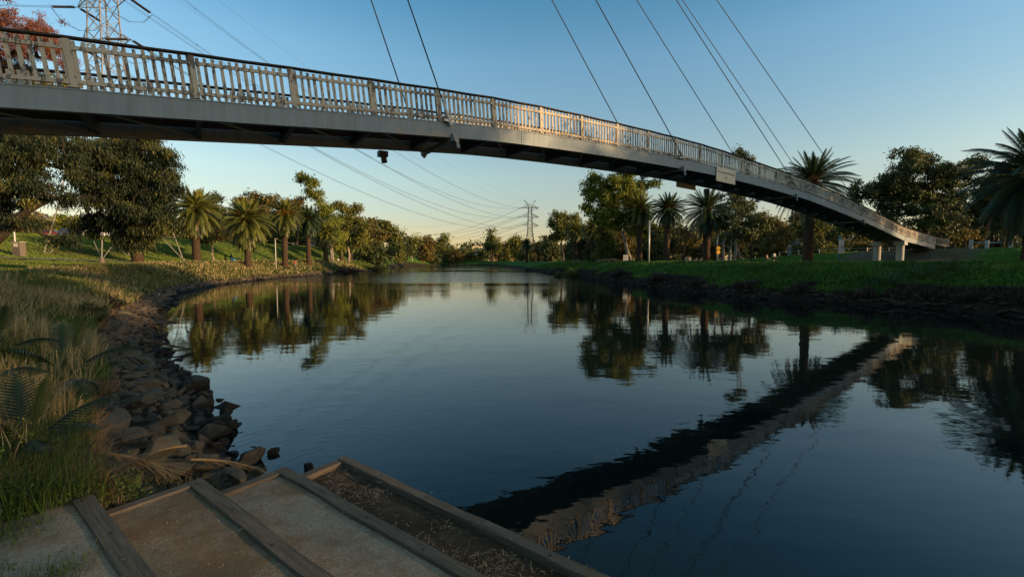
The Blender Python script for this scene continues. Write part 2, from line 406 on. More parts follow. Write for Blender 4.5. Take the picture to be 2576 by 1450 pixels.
RIGHT = np.array([(150, -70), (95, -40), (70, -25), (48, 0), (37, 14), (32, 25.5), (31, 31.5), (27, 36), (22, 40), (18.6, 55), (17.0, 66), (15.5, 80), (13, 100), (9.0, 110), (5, 160), (2, 205), (-4, 250), (-10, 295), (-24, 330), (-62, 348), (-260, 366)], float)
def segdist(px, py, P):
    d = np.full(px.shape, 1e9)
    for (ax, ay), (bx, by) in zip(P[:-1], P[1:]):
        vx, vy = bx - ax, by - ay; t = np.clip(((px - ax) * vx + (py - ay) * vy) / (vx * vx + vy * vy), 0, 1)
        d = np.minimum(d, np.hypot(px - ax - t * vx, py - ay - t * vy))
    return d
POLY = np.vstack([LEFT, RIGHT[::-1]])
def inside(px, py):
    r = np.zeros(px.shape, bool); n = len(POLY)
    for i in range(n):
        x1, y1 = POLY[i]; x2, y2 = POLY[(i + 1) % n]
        if y1 == y2: continue
        c = ((y1 > py) != (y2 > py)) & (px < (x2 - x1) * (py - y1) / (y2 - y1) + x1)
        r ^= c
    return r
def sstep(t): t = np.clip(t, 0, 1); return t * t * (3 - 2 * t)
D1 = np.array([.807, -.591]); D2 = np.array([.591, .807])      # along the landing timbers; towards the water
STEP_C = [1.01, 1.99, 3.02, 3.96]; STEP_Z = [-2.47, -2.69, -2.95, -3.15]; STEP_S0 = -6.25
def fields(x, y):
    dl = segdist(x, y, LEFT); dr = segdist(x, y, RIGHT); ins = inside(x, y)
    left = dl < dr
    return np.where(ins, -np.minimum(dl, dr), np.minimum(dl, dr)), left, dl, dr
BD = np.array([.81524, .57912]); BN = np.array([-.57912, .81524])
def H(x, y):
    x = np.asarray(x, float); y = np.asarray(y, float)
    d, left, dl, dr = fields(x, y)
    wob = (fbm(x * .25 + 5, y * .25, 3) - .5) * 1.6 * sstep(d / 3)
    dd = d + wob
    E_ = np.interp(y, [0, 15, 40, 70, 110], [-1.35, -1.4, -1.05, -.5, -.3])
    zl = np.interp(dd, [-8, -3, 0, 1.2, 2.8], [-5.5, -5, -3.58, -3.05, -2.45])
    zl = np.where(dd > 2.8, -2.45 + (E_ + 2.45) * np.clip((dd - 2.8) / 4.4, 0, 1) ** .85, zl)
    zl = zl + (-.15 - E_) * sstep((dd - 7) / 26)
    xc = np.interp(y, [60, 94, 112, 160, 230], [-104, -93, -79, -75, -75]); hc = np.interp(y, [60, 160, 260], [5.4, 5.4, 4.2])
    zl = zl + hc * sstep((-56.5 - x) / (-56.5 - xc)) * sstep((y - 25) / 30)
    zr = np.interp(dd, [-8, -3, 0, .9, 2.2, 6.5, 10], [-5.5, -5, -3.6, -2.8, -2.15, -.85, -.35])
    zr = zr + 1.9 * sstep((d - 29) / 9) * sstep((x - 20) / 22) * sstep((120 - y) / 60)
    z = np.where(left, zl, zr)
    z = z + (fbm(x * .5, y * .5, 4) - .5) * .35 * sstep(d / 2.5) * (1 - .6 * sstep((d - 12) / 6))
    # landing footprint is cut below its treads; ground level under the photographer
    c = x * D2[0] + y * D2[1]; s = x * D1[0] + y * D1[1]
    prof = np.interp(c, [-6, -2, -.5, -.15, 1.0, 2.0, 3.0, 4.0], [-1.2, -2.1, -2.4, -2.85, -3.0, -3.25, -3.5, -4.2])
    inn = (s > STEP_S0 - .02) & (s < 9) & (c > -6) & (c < 5)
    z = np.where(inn, np.minimum(z, prof), z)
    return z
def H1(x, y): return float(H(np.array([x]), np.array([y]))[0])

th_f = np.radians(np.concatenate([np.linspace(-75, 75, 620), np.linspace(78, 282, 60)]))
rr = np.concatenate([np.geomspace(.6, 420, 640), np.geomspace(440, 4500, 24)])
TH, RR = np.meshgrid(th_f, rr, indexing='ij')
gx = (np.sin(TH) * RR); gy = (np.cos(TH) * RR)
gz = H(gx, gy)
nT, nR = TH.shape
idx = np.arange(nT * nR).reshape(nT, nR)
idw = np.vstack([idx, idx[:1]])
quads = np.stack([idw[:-1, :-1], idw[:-1, 1:], idw[1:, 1:], idw[1:, :-1]], -1).reshape(-1, 4)[:, ::-1]
gv = np.stack([gx, gy, gz], -1).reshape(-1, 3)
gv = np.vstack([gv, [0, 0, -2.3]])
cen = len(gv) - 1
tri = np.stack([idw[:-1, 0], idw[1:, 0], np.full(nT, cen)], -1)[:, ::-1]
ground = mk('ground', gv, [quads, tri], 'ground', smooth=True)
tag(ground, 'grassy river banks, park lawn and slopes', None, None, 'structure')
d_, left_, dl_, dr_ = fields(gv[:, 0], gv[:, 1])
zone = np.zeros((len(gv), 4), np.float32); zone[:, 3] = 1
zone[:, 1] = np.clip(1 - sstep((d_ - np.where(left_, 2.4, .9)) / 1.0), 0, 1)
zone[:, 2] = (~left_).astype(float) * sstep((d_ - .5) / 1) + left_ * sstep((12 - d_) / 4)
def embank(x, y, d, left):      # bare earth slope around the ramp end
    lat = (x + 10.7) * BN[0] + (y - 11) * BN[1]
    return sstep((9.5 - np.abs(lat - 2.5) - 3 * fbm(x * .3, y * .3, 2)) / 2) * sstep((d - 25 - 3 * fbm(x * .2 + 9, y * .2, 2)) / 1.5) * sstep((42 - d) / 3) * (~left) * sstep((y - 35) / 5)
emb = embank(gv[:, 0], gv[:, 1], d_, left_)
worn = left_ * sstep((fbm(gv[:, 0] * .09 + 3, gv[:, 1] * .09, 3) - .56) / .12) * sstep((-62 - gv[:, 0]) / 8) * .8
stepz = ((gv[:, 0] * D1[0] + gv[:, 1] * D1[1]) > -8) & ((gv[:, 0] * D2[0] + gv[:, 1] * D2[1]) < 1.3) & (np.hypot(gv[:, 0], gv[:, 1]) < 14)
zone[:, 0] = np.maximum(np.maximum(emb * (.65 + .5 * fbm(gv[:, 0] * .4, gv[:, 1] * .4)), worn), stepz * .9)
ca = ground.data.color_attributes.new('zone', 'FLOAT_COLOR', 'POINT'); ca.data.foreach_set('color', np.clip(zone, 0, 1).ravel())

wq = MB(); wq.add([(-700, -300, WATER_Z), (700, -300, WATER_Z), (700, 900, WATER_Z), (-700, 900, WATER_Z)], [[0, 1, 2, 3]])
tag(wq.build('water', 'water'), 'calm river water reflecting sky and trees', None, None, 'structure')

def strip(name, pts, width, lift, m, label):
    P = np.array(pts, float); out = []
    for a, b in zip(P[:-1], P[1:]):
        n = max(2, int(np.hypot(*(b - a)) / 2)); out += [a + (b - a) * t for t in np.linspace(0, 1, n, endpoint=False)]
    P = np.array(out + [P[-1]]); T = np.gradient(P, axis=0); T /= np.linalg.norm(T, axis=1, keepdims=True); Nn = np.stack([-T[:, 1], T[:, 0]], -1)
    k = 4; cols = []
    for j in range(k + 1):
        q = P + Nn * width * (j / k - .5); cols.append(np.column_stack([q, H(q[:, 0], q[:, 1])]))
    A = np.stack(cols, 1); A[:, :, 2] = A[:, :, 2].max(1, keepdims=True) * .5 + A[:, :, 2] * .5 + lift
    n = len(P); ii = np.arange(n * (k + 1)).reshape(n, k + 1)
    q = np.stack([ii[:-1, :-1], ii[1:, :-1], ii[1:, 1:], ii[:-1, 1:]], -1).reshape(-1, 4)
    return tag(mk(name, A.reshape(-1, 3), [q[:, ::-1]], m, smooth=True), label, None, None, 'structure')
strip('footpath', [(-80, 42), (-66, 57), (-59, 78), (-57, 110), (-59, 160), (-66, 220)], 2.6, .06, 'path', 'pale path below the left palms')
strip('road', [(-140, 62), (-101, 96), (-86, 116), (-81, 165), (-84, 240)], 8, .08, 'asphalt', 'road along the crest of the left slope')
strip('road', [(150, 75), (95, 100), (60, 125), (40, 170), (30, 240)], 6, .08, 'asphalt', 'park road behind the right palms')

def safe_y(U, y, dmin=3.0):
    for _ in range(60):
        x = at(U, 655, y)[0]
        if float(fields(np.array([x]), np.array([y]))[0][0]) > dmin: return y
        y *= 1.02
    return y
# ------------------------------------------------------------------ foliage makers
def leaves(C, n_per, cr, L, Wd, droop, seed, tint_c, squash=.8):
    """diamond leaves scattered in clumps centred at C"""
    r = np.random.RandomState(seed); nC = len(C)
    k = np.repeat(np.arange(nC), n_per); n = len(k)
    P = C[k] + r.normal(size=(n, 3)) * cr * np.array([1, 1, squash])
    a = r.normal(size=(n, 3)); a[:, 2] -= droop * 2; a /= np.linalg.norm(a, axis=1, keepdims=True)
    b = np.cross(a, r.normal(size=(n, 3))); b /= (np.linalg.norm(b, axis=1, keepdims=True) + 1e-9)
    l = L * r.uniform(.6, 1.3, (n, 1)); w_ = Wd * r.uniform(.7, 1.2, (n, 1))
    V = np.stack([P, P + a * l * .45 + b * w_ * .5, P + a * l, P + a * l * .45 - b * w_ * .5], 1).reshape(-1, 3)
    f = np.arange(n * 4).reshape(-1, 4)
    t = np.clip(tint_c[k] + r.normal(size=n) * .13, 0, 1)
    return V, f, np.repeat(t, 4)
def crown(lobes, L, Wd, cover, droop, seed, cfac=2.6, hollow=.45):
    r = np.random.RandomState(seed); Cs = []; per = []
    cr = L * cfac * .5
    for (c, rx, rz) in lobes:
        nl = cover * math.pi * rx * rz / (L * Wd * .33)
        ncl = max(6, int(1.7 * rx * rz / (cr * cr) ))
        u = r.normal(size=(ncl, 3)); u /= np.linalg.norm(u, axis=1, keepdims=True)
        rad = r.uniform(hollow, 1.0, (ncl, 1)) ** .6 * (1 + .18 * r.normal(size=(ncl, 1)))
        # clusters pulled to a few sub-centres so that gaps open between them
        sub = r.normal(size=(max(4, ncl // 7), 3)); sub /= np.linalg.norm(sub, axis=1, keepdims=True)
        pick = sub[r.randint(len(sub), size=ncl)]; u = u * .7 + pick * .42
        p = np.asarray(c) + u * rad * np.array([rx, rx * .85, rz])
        Cs.append(p); per.append(np.full(ncl, max(3, int(nl / ncl))))
    C = np.vstack(Cs); n_per = np.concatenate(per)
    tc = np.clip(.5 + r.normal(size=len(C)) * .2, 0, 1)
    V, f, t = leaves(C, n_per, cr * .62, L, Wd, droop, seed + 1, tc)
    return V, f, t, C
def limb(mb, a, b, r0, r1, seed, sag=0.06, k=7):
    r = np.random.RandomState(seed); a = np.asarray(a, float); b = np.asarray(b, float)
    n = 7; t = np.linspace(0, 1, n)[:, None]; L = np.linalg.norm(b - a)
    P = a + (b - a) * t + np.sin(t * math.pi) * r.normal(size=3) * L * sag + r.normal(size=(n, 3)) * L * .012 * (t > 0) * (t < 1)
    P[:, 2] += (np.sin(t[:, 0] * math.pi) * L * -.03)
    mb.tube(P, np.linspace(r0, r1, n), k); return P
def gum(name, label, y, foot, fork, lobes, leaf='gum_leaf', barkm='bark', L=None, Wd=None, cover=2.2, droop=.6, tr=None, seed=1, cat='tree', group=None, depth=.8, forked=None, twigs=True, zfoot=None):
    """tree placed by its outline in the photograph at distance y; lobes are (U, V, half width, half height[, depth offset])"""
    r = np.random.RandomState(seed); y = safe_y(foot[0], y)
    px = y / F; fx = at(foot[0], foot[1], y)
    zf = H1(fx[0], y) if zfoot is None else zfoot
    base = np.array([fx[0], y, zf - .1])
    L = L or max(.2, .0062 * y); Wd = Wd or max(.07, .0026 * y)
    tr = tr or max(.16, 3.2 * px)
    lb = []
    for q in lobes:
        dy = q[4] if len(q) > 4 else r.uniform(-1, 1) * depth * q[2] * px
        lb.append((at(q[0], q[1], y) + np.array([0, dy, 0]), q[2] * px, q[3] * px))
    root = thing(name, label, cat, tuple(base), 0, group)
    fk = at(fork[0], fork[1], y)
    tb = MB(); 
    P0 = limb(tb, base - [0, 0, .3], fk, tr, tr * .62, seed, .03, 9)
    tb.tube([base - [0, 0, .3], base + [0, 0, .25]], [tr * 1.5, tr * 1.02], 9, False)
    big = sorted(lb, key=lambda q: np.linalg.norm(q[0] - fk))
    done = [fk]
    for i, (c, rx, rz) in enumerate(big):
        s_ = min(done, key=lambda q: np.linalg.norm(q - c) + (0 if q[2] <= c[2] + rz else 3))
        e = c - np.array([0, 0, rz * .1])
        P = limb(tb, s_, e, tr * .42, tr * .14, seed * 7 + i); done += [P[3], P[5]]
        if twigs:
            for j in range(5):
                u = r.normal(size=3); u[2] = abs(u[2]) * .5; u /= np.linalg.norm(u)
                limb(tb, P[2 + j % 4], c + u * np.array([rx, rx * .8, rz]) * .8, tr * .13, tr * .03, seed * 31 + i * 7 + j, .1, 5)
    tb.build('trunk', barkm, root, True, rel=base)
    V, f, t, C = crown(lb, L, Wd, cover * 1.9, droop, seed)
    mk('crown', V, [f], leaf, root, False, t, rel=base)
    return root
def auto_lobes(U, top, half, bottom, seed, n=7):
    r = np.random.RandomState(seed); out = []; h = bottom - top
    for i in range(n):
        v = r.uniform(.16, .86); wl = half * (math.sin(math.pi * min(.97, v * .82 + .15))) ** .7
        rad = r.uniform(.42, .6)
        out.append((U + r.uniform(-1, 1) * wl * .7, top + h * v, half * rad, h * .5 * rad * .85))
    out.append((U + half * .1 * r.uniform(-1, 1), top + h * .16, half * .38, h * .17))
    return out

# palms ------------------------------------------------------------------
def palm_meshes(seed, L=4.0, n=84, pairs=20, lo=-1.05, wide=.075, lenf=.15, rw=.035):
    """crown of feather fronds around the origin; returns V,faces,tint"""
    r = np.random.RandomState(seed); Vs = []; Ts = []; Q = []; cnt = 0
    for i in range(n):
        t_ = i / (n - 1); az = i * 2.39996 + r.uniform(-.2, .2)
        e0 = 1.42 + (lo - 1.42) * (t_ ** .85) + r.uniform(-.08, .08)
        l = L * r.uniform(.85, 1.08) * (.72 + .28 * min(1, t_ * 2.5)); bend = (.75 + .5 * t_) * r.uniform(.8, 1.2) if t_ > .12 else .35
        m = 9; s = np.linspace(0, 1, m); e = e0 - bend * s ** 1.5; e = np.maximum(e, -1.5)
        ds = l / (m - 1); R = np.concatenate([[0.15], .15 + np.cumsum(np.cos((e[1:] + e[:-1]) / 2)) * ds]); Z = np.concatenate([[0], np.cumsum(np.sin((e[1:] + e[:-1]) / 2)) * ds])
        ca, sa = math.cos(az), math.sin(az); side = np.array([-sa, ca, 0])
        P = np.column_stack([R * ca, R * sa, Z - .5 * t_])
        tq = np.linspace(.14, 1, pairs); px_ = np.stack([np.interp(tq, s, P[:, k]) for k in range(3)], -1); ee = np.interp(tq, s, e)
        T = np.column_stack([np.cos(ee) * ca, np.cos(ee) * sa, np.sin(ee)]); Nn = np.cross(side, T) 
        tint = np.clip(.62 - .5 * t_ + r.normal() * .1, 0, 1)
        ll = l * lenf * np.sin(np.clip(tq * .93 + .1, 0, 1) * math.pi) ** .6 + .06
        for sgn in (-1, 1):
            d = sgn * side * .72 + T * .62 + Nn * .18 * (-1 if False else 1); d = d / np.linalg.norm(d, axis=1, keepdims=True)
            d[:, 2] -= .22; tip = px_ + d * ll[:, None] * r.uniform(.85, 1.15, (pairs, 1))
            wv = T * wide * .5
            V = np.stack([px_ - wv, px_ + wv, tip], 1).reshape(-1, 3)
            Vs.append(V); Q.append(np.arange(pairs * 3).reshape(-1, 3) + cnt); cnt += pairs * 3
            Ts.append(np.repeat(np.clip(tint + r.normal(size=pairs) * .06, 0, 1), 3))
        # rachis
        wv = side * rw
        V = np.concatenate([P - wv, P + wv]); ii = np.arange(m - 1)
        Vs.append(V); k0 = cnt; cnt += 2 * m
        Q.append(np.concatenate([np.stack([k0 + ii, k0 + ii + 1, k0 + m + ii + 1], -1), np.stack([k0 + ii, k0 + m + ii + 1, k0 + m + ii], -1)]))
        Ts.append(np.full(2 * m, min(1, tint + .3)))
    return np.vstack(Vs), np.vstack(Q), np.concatenate(Ts)
def hanging(seed, L, n, e0=-1.1, pairs=14, wide=.08):
    V, q, t = palm_meshes(seed, L, n, pairs, -1.35, wide, .12)
    r = np.random.RandomState(seed)
    V = V.copy(); rad = np.hypot(V[:, 0], V[:, 1])
    k = np.clip(rad / L, 0, 1); ang = np.arctan2(V[:, 1], V[:, 0])
    nr = .4 + .5 * L * k ** .7; V[:, 2] = -.35 - k * L * 1.12 + .12 * V[:, 2]
    V[:, 0] = np.cos(ang) * nr; V[:, 1] = np.sin(ang) * nr
    return V, q, np.clip(t + r.uniform(-.1, .3), 0, 1)
PALMS = {}
def palm_crown_mesh(key):
    if key in PALMS: return PALMS[key]
    style, seed = key
    p = dict(full=dict(L=3.9, n=150, lo=-1.25, pairs=22, wide=.17, lenf=.17), narrow=dict(L=3.2, n=140, lo=-1.3, pairs=20, wide=.16, lenf=.17), dark=dict(L=4.0, n=110, lo=-.85, pairs=24, wide=.16, lenf=.16), near=dict(L=4.1, n=98, lo=-.9, pairs=44, wide=.075, lenf=.15), small=dict(L=3.0, n=90, lo=-.9, pairs=16, wide=.2, lenf=.18))[style]
    PALMS[key] = palm_meshes(seed, **p); return PALMS[key]
def palm(label, y, base, top_v, half, style='full', seed=1, leaf='frond', skirt=0, fruit=0, tr=.5, group='tall feather palms along the river park'):
    y = safe_y(base[0], y, 2.5); px = y / F; b = at(base[0], base[1], y); z0 = H1(b[0], b[1]); b = np.array([b[0], y, z0 - .05])
    fr = {'full': 3.9, 'narrow': 3.2, 'dark': 4.0, 'near': 4.1, 'small': 3.0}[style]
    sc = half * px / (fr * .8)
    ztop = at(base[0], top_v, y)[2]; zc = ztop - fr * sc * .72
    h = zc - b[2]
    root = thing('palm_tree', label, 'palm tree', tuple(b), 0, group)
    r = np.random.RandomState(seed); n = 26; zz = np.linspace(0, h + .1, n)
    lean = r.normal(size=2) * .012 * h
    rad = tr * (1 + .35 * np.exp(-zz / .5) - .12 * zz / h + .28 * np.exp(-((zz - h + .9) / .8) ** 2)) * (1 + .05 * r.normal(size=n))
    P = np.column_stack([lean[0] * (zz / h) ** 2, lean[1] * (zz / h) ** 2, zz]); tb = MB(); tb.tube(P, rad, 14)
    # stubs of old leaf bases under the crown
    for k in range(46):
        a = k * 2.4; zt = h - 1.9 + 1.9 * k / 46; p = np.array([lean[0] + math.cos(a) * tr * .95, lean[1] + math.sin(a) * tr * .95, zt])
        tb.bar(p, p + np.array([math.cos(a) * .22, math.sin(a) * .22, .3]), .14, .07)
    tb.build('trunk', 'palm_trunk', root, True)
    top = np.array([lean[0], lean[1], h])
    V, q, t = palm_crown_mesh((style, seed % 3))
    ang = r.uniform(0, 6.28); c_, s_ = math.cos(ang), math.sin(ang)
    Rm = np.array([[c_, s_, 0], [-s_, c_, 0], [0, 0, 1]])
    mk('crown', V @ Rm * sc + top, [q], leaf, root, False, t)
    if skirt:
        V, q, t = hanging(seed + 5, fr * skirt, 46)
        mk('dead_fronds', V @ Rm * sc + top, [q], 'dead_frond', root, False, t)
    if fruit:
        Vs = []; 
        C = []
        for k in range(int(7 * fruit)):
            a = r.uniform(0, 6.28); C.append([math.cos(a) * .75, math.sin(a) * .75, r.uniform(-.3, .5)])
        V, f, t = leaves(np.array(C) * sc + top, np.full(len(C), 60), .32 * sc, .5, .06, .4, seed, np.full(len(C), .5))
        mk('fruit_stalks', V, [f], 'fruit', root, False, t)
    return root

# ------------------------------------------------------------------ bridge
BX0, BA, BB, BY = -0.97329521, 0.1819345, 0.12924121, 11.0
def bxy(i): return np.array([BY * (BX0 + BA * i), BY * (1 + BB * i)])
TOPZ = [(-9, 2.7), (-5, 3.9), (-2, 4.85), (0, 5.41), (1, 5.66), (2, 5.9), (3, 6.13), (4, 6.36), (5, 6.56), (6, 6.7), (7, 6.79), (8, 6.86), (9, 6.91), (10, 6.95), (11, 6.95), (12, 6.91), (13, 6.83), (14, 6.73), (15, 6.64), (16, 6.54), (17, 6.41), (18, 6.25), (19, 6.07), (20, 5.85), (21, 5.61), (22, 5.37), (23, 5.12), (24, 4.87), (25, 4.6), (26, 4.32), (27, 4.05), (28.18, 3.8), (29.94, 3.58), (31.78, 3.42), (33.76, 3.25), (34.6, 3.1)]
BTZ = [(-9, 1.5), (-5, 2.7), (-2, 3.66), (0, 4.2), (1, 4.45), (2, 4.7), (3, 4.95), (4, 5.18), (5, 5.4), (6, 5.53), (7, 5.63), (8, 5.71), (9, 5.77), (10, 5.81), (11, 5.84), (12, 5.83), (14, 5.73), (15, 5.64), (17, 5.45), (19, 5.08), (21, 4.64), (23, 4.2), (25, 3.68), (27, 3.14), (28.18, 2.8), (31.9, 2.36), (33.76, 2.08), (34.6, 1.95)]
ti, tz = zip(*TOPZ); bi, bz = zip(*BTZ)
_xs = np.linspace(-9, 34.6, 900); _k = np.ones(13) / 13
def smooth_fn(xi, zi):
    z = np.interp(_xs, xi, zi); zp = np.pad(z, 16, 'edge'); k = np.hanning(33); k /= k.sum()
    return np.convolve(zp, k, 'valid')
_tz = smooth_fn(ti, tz); _bz = smooth_fn(bi, bz)
topz = lambda i: float(np.interp(i, _xs, _tz)); btz = lambda i: float(np.interp(i, _xs, _bz))
DECKW = 2.7
bridge = thing('footbridge', 'long arched steel footbridge with pale peeling timber railings crossing the river on stay cables', 'footbridge', (float(bxy(-8)[0]), float(bxy(-8)[1]), -.3))
BL = np.array(bridge.location)
def B3(i, off, z): p = bxy(i) + BN * off; return np.array([p[0], p[1], z])
def tang(i):
    a = B3(i - .3, 0, btz(i - .3)); b = B3(i + .3, 0, btz(i + .3)); t = b - a; return t / np.linalg.norm(t)
def sweep(name, off0, prof, m, fn, i0=-8.0, i1=33.95, parent=bridge):
    ii = np.arange(i0, i1 + .01, .25); V = []
    for i in ii:
        for (o, h) in prof: V.append(B3(i, off0 + o, fn(i) + h))
    k = len(prof); n = len(ii); a = np.arange(n - 1)[:, None] * k; j = np.arange(k)[None]; j2 = (j + 1) % k
    q = np.stack([a + j, a + j2, a + k + j2, a + k + j], -1).reshape(-1, 4)
    mb = MB(); mb.add(V, q); e = (n - 1) * k
    mb.t.append(np.array([[0, x + 1, x] for x in range(1, k - 1)])); mb.t.append(np.array([[e, e + x, e + x + 1] for x in range(1, k - 1)]))
    return mb.build(name, m, parent, rel=BL)
# channel girders: flat web with a thin lip at the top and bottom (near girder faces -BN)
prof = [(-.02, 0), (-.02, -.035), (.0, -.035), (.0, -.53), (-.015, -.53), (-.015, -.56), (.16, -.56), (.16, -.53), (.03, -.53), (.03, -.035), (.14, -.035), (.14, 0)]
sweep('girder', 0, prof[::-1], 'girder', btz)
sweep('girder', DECKW, [(-o, h) for o, h in prof], 'girder', btz)
sweep('deck', 0, [(.16, -.06), (DECKW - .16, -.06), (DECKW - .16, -.16), (.16, -.16)], 'deck', btz)
st = list(np.arange(-8, 29, 1.0)) + [29.0, 30, 31, 32, 33, 33.8]
for s_, i in enumerate(st):
    mb = MB(); z = btz(i)
    a, b = B3(i, .03, z - .3), B3(i, DECKW - .03, z - .3)
    mb.bar(a, b, .02, .3); mb.bar(a + [0, 0, .15], b + [0, 0, .15], .14, .025); mb.bar(a - [0, 0, .16], b - [0, 0, .16], .14, .02)
    mb.build('cross_beam', 'dark_steel', bridge, rel=BL)
    if i < 33:
        mb = MB(); mb.bar(B3(i + .08, .2, z - .42), B3(i + .92, DECKW - .2, btz(i + .92) - .42), .05, .05)
        mb.build('diagonal_brace', 'girder', bridge, rel=BL)
posts = [float(k) for k in range(-7, 28)] + [28.18, 29.94, 31.78, 33.76]
def railing(side):
    r = random.Random(5 + side)
    out = -1 if side == 0 else 1            # outward sign along BN
    o0 = .05 if side == 0 else DECKW - .05
    P = list(posts)
    ends = [B3(i, o0, 0)[:2] for i in P]
    base = [btz(i) for i in P]; top = [topz(i) for i in P]
    up = []
    for i in P:
        t = tang(i); n = np.cross(np.array([*BN, 0.]), t); n = n if n[2] > 0 else -n; up.append(n / np.linalg.norm(n))
    if side == 0:      # last bay swings out towards the path
        ends.append(np.array([58.95, 59.3])); base.append(1.72); top.append(2.95); up.append(np.array([0, 0, 1.]))
    n = len(ends)
    p3 = [np.array([*e, 0.]) for e in ends]
    outv = np.array([*BN, 0]) * out
    for k in range(n):
        h = top[k] - base[k]
        mb = MB(); lift = .03
        a = p3[k] + [0, 0, base[k] + lift]; b = p3[k] + [0, 0, base[k]] + up[k] * (h - .045)
        d = (BD[0], BD[1], 0)
        mb.bar(a, b, .135, .12, up=outv)
        mb.build('post', 'picket', bridge, rel=BL)
    for k in range(n - 1):
        A, Bq = p3[k], p3[k + 1]; L = np.linalg.norm(Bq - A)
        ha, hb = top[k] - base[k], top[k + 1] - base[k + 1]
        def pt(t, f):                        # point on the fence face: t along, f fraction of height
            q = A + (Bq - A) * t; z = base[k] + (base[k + 1] - base[k]) * t + f * (ha + (hb - ha) * t)
            u = up[k] * (1 - t) + up[k + 1] * t
            hh = f * (ha + (hb - ha) * t)
            return q + [0, 0, base[k] + (base[k + 1] - base[k]) * t] + u * hh
        mb = MB()
        e = .07 / L
        for f in (.795, .13):                 # two rails on the outer face
            mb.bar(pt(e, f) + outv * .042, pt(1 - e, f) + outv * .042, .045, .09)
        m_ = max(6, int(round(L / .192))) 
        for j in range(m_):
            t = (j + .62 + r.uniform(-.06, .06)) / m_ 
            if t > 1 - e: continue
            mb.bar(pt(t, .03 + r.uniform(0, .015)), pt(t + r.uniform(-.003, .003), .945 + r.uniform(-.02, .012)), .083 + r.uniform(-.01, .008), .04, up=outv)
        mb.build('picket_panel', 'picket', bridge, rel=BL)
        mb = MB(); mid = pt(.5, 1.0) - [0, 0, .012]
        mb.bar(pt(0, 1.), mid, .15, .045); mb.bar(mid, pt(1, 1.), .149, .0448)
        mb.build('handrail', 'handrail', bridge, rel=BL)
railing(0); railing(1)

# stay cables, anchors and brackets below the girders
mast_n = at(250, -2250, 12.0); mast_f = at(160, -2300, 13.4)
anch = [4.1, 10.1, 16.1, 22.2]
for i in anch:
    for side, mt in ((0, mast_n), (1, mast_f)):
        off = -.12 if side == 0 else DECKW + .12
        a = B3(i, off, btz(i) + .28)
        d = mt - a; d = d / np.linalg.norm(d)
        mb = MB(); mb.tube([a + d * .25, mt], [.026, .026], 6); mb.build('stay_cable', 'cable', bridge, True, rel=BL)
        mb = MB(); mb.tube([a - d * .45, a + d * .12], [.075, .075], 10); mb.tube([a + d * .12, a + d * .4], [.05, .03], 8)
        mb.box(B3(i, off + (.06 if side == 0 else -.06), btz(i) + .02), (.26, .22, .08), math.atan2(BD[1], BD[0]))
        mb.build('cable_anchor', 'galv', bridge, rel=BL)
    # outrigger box through both girders with a plate and stub pointing down at each end
    z = btz(i) - .62
    mb = MB(); mb.bar(B3(i + .12, -.1, z + .02), B3(i + .12, DECKW + .1, z + .02), .16, .14)
    for off in (-.12, DECKW + .12):
        c = B3(i + .13, off, z)
        q = [c + np.array([BD[0] * x, BD[1] * x, h]) for x, h in ((-.12, .2), (.12, .2), (.16, -.06), (.08, -.14), (-.02, -.06))]
        mb.prism(q, np.array([*BN, 0]) * -.06, np.array([*BN, 0]) * .06)
        if off < 0: mb.tube([c + np.array([BD[0] * .1, BD[1] * .1, -.1]), c + np.array([BD[0] * .15, BD[1] * .15, -.3])], [.07, .07], 10)
    mb.build('outrigger', 'girder', bridge, rel=BL)
mb = MB(); off = DECKW + .05; c = B3(3.5, off, btz(3.5) - .72)
mb.box(c, (.36, .3, .22), .62); mb.tube([c + [0.03, 0, -.1], c + [.07, 0, -.34]], [.11, .12], 10)
mb.build('floodlight', 'black_paint', bridge, rel=BL)
for i in (13.2,):
    c = B3(i, DECKW + .1, btz(i) - .75); mb = MB(); mb.box(c, (.3, .25, .3), .62); mb.tube([c, c + [.1, 0, -.3]], [.1, .1], 10); mb.build('floodlight', 'black_paint', bridge, rel=BL)
# splice plates with bolts
for i in (5.55, 17.3, 28.15):
    mb = MB(); c = B3(i, -.012, btz(i) - .28)
    mb.bar(c - [0, 0, .24], c + [0, 0, .24], .012, .016, up=(*BN, 0))
    for sx in (-.05, .05):
        for k in range(4):
            p = B3(i + sx, -.012, btz(i) - .1 - k * .12); mb.tube([p, p - np.array([*BN, 0]) * .015], [.016, .016], 6)
    mb.build('splice_plate', 'girder', bridge, rel=BL)
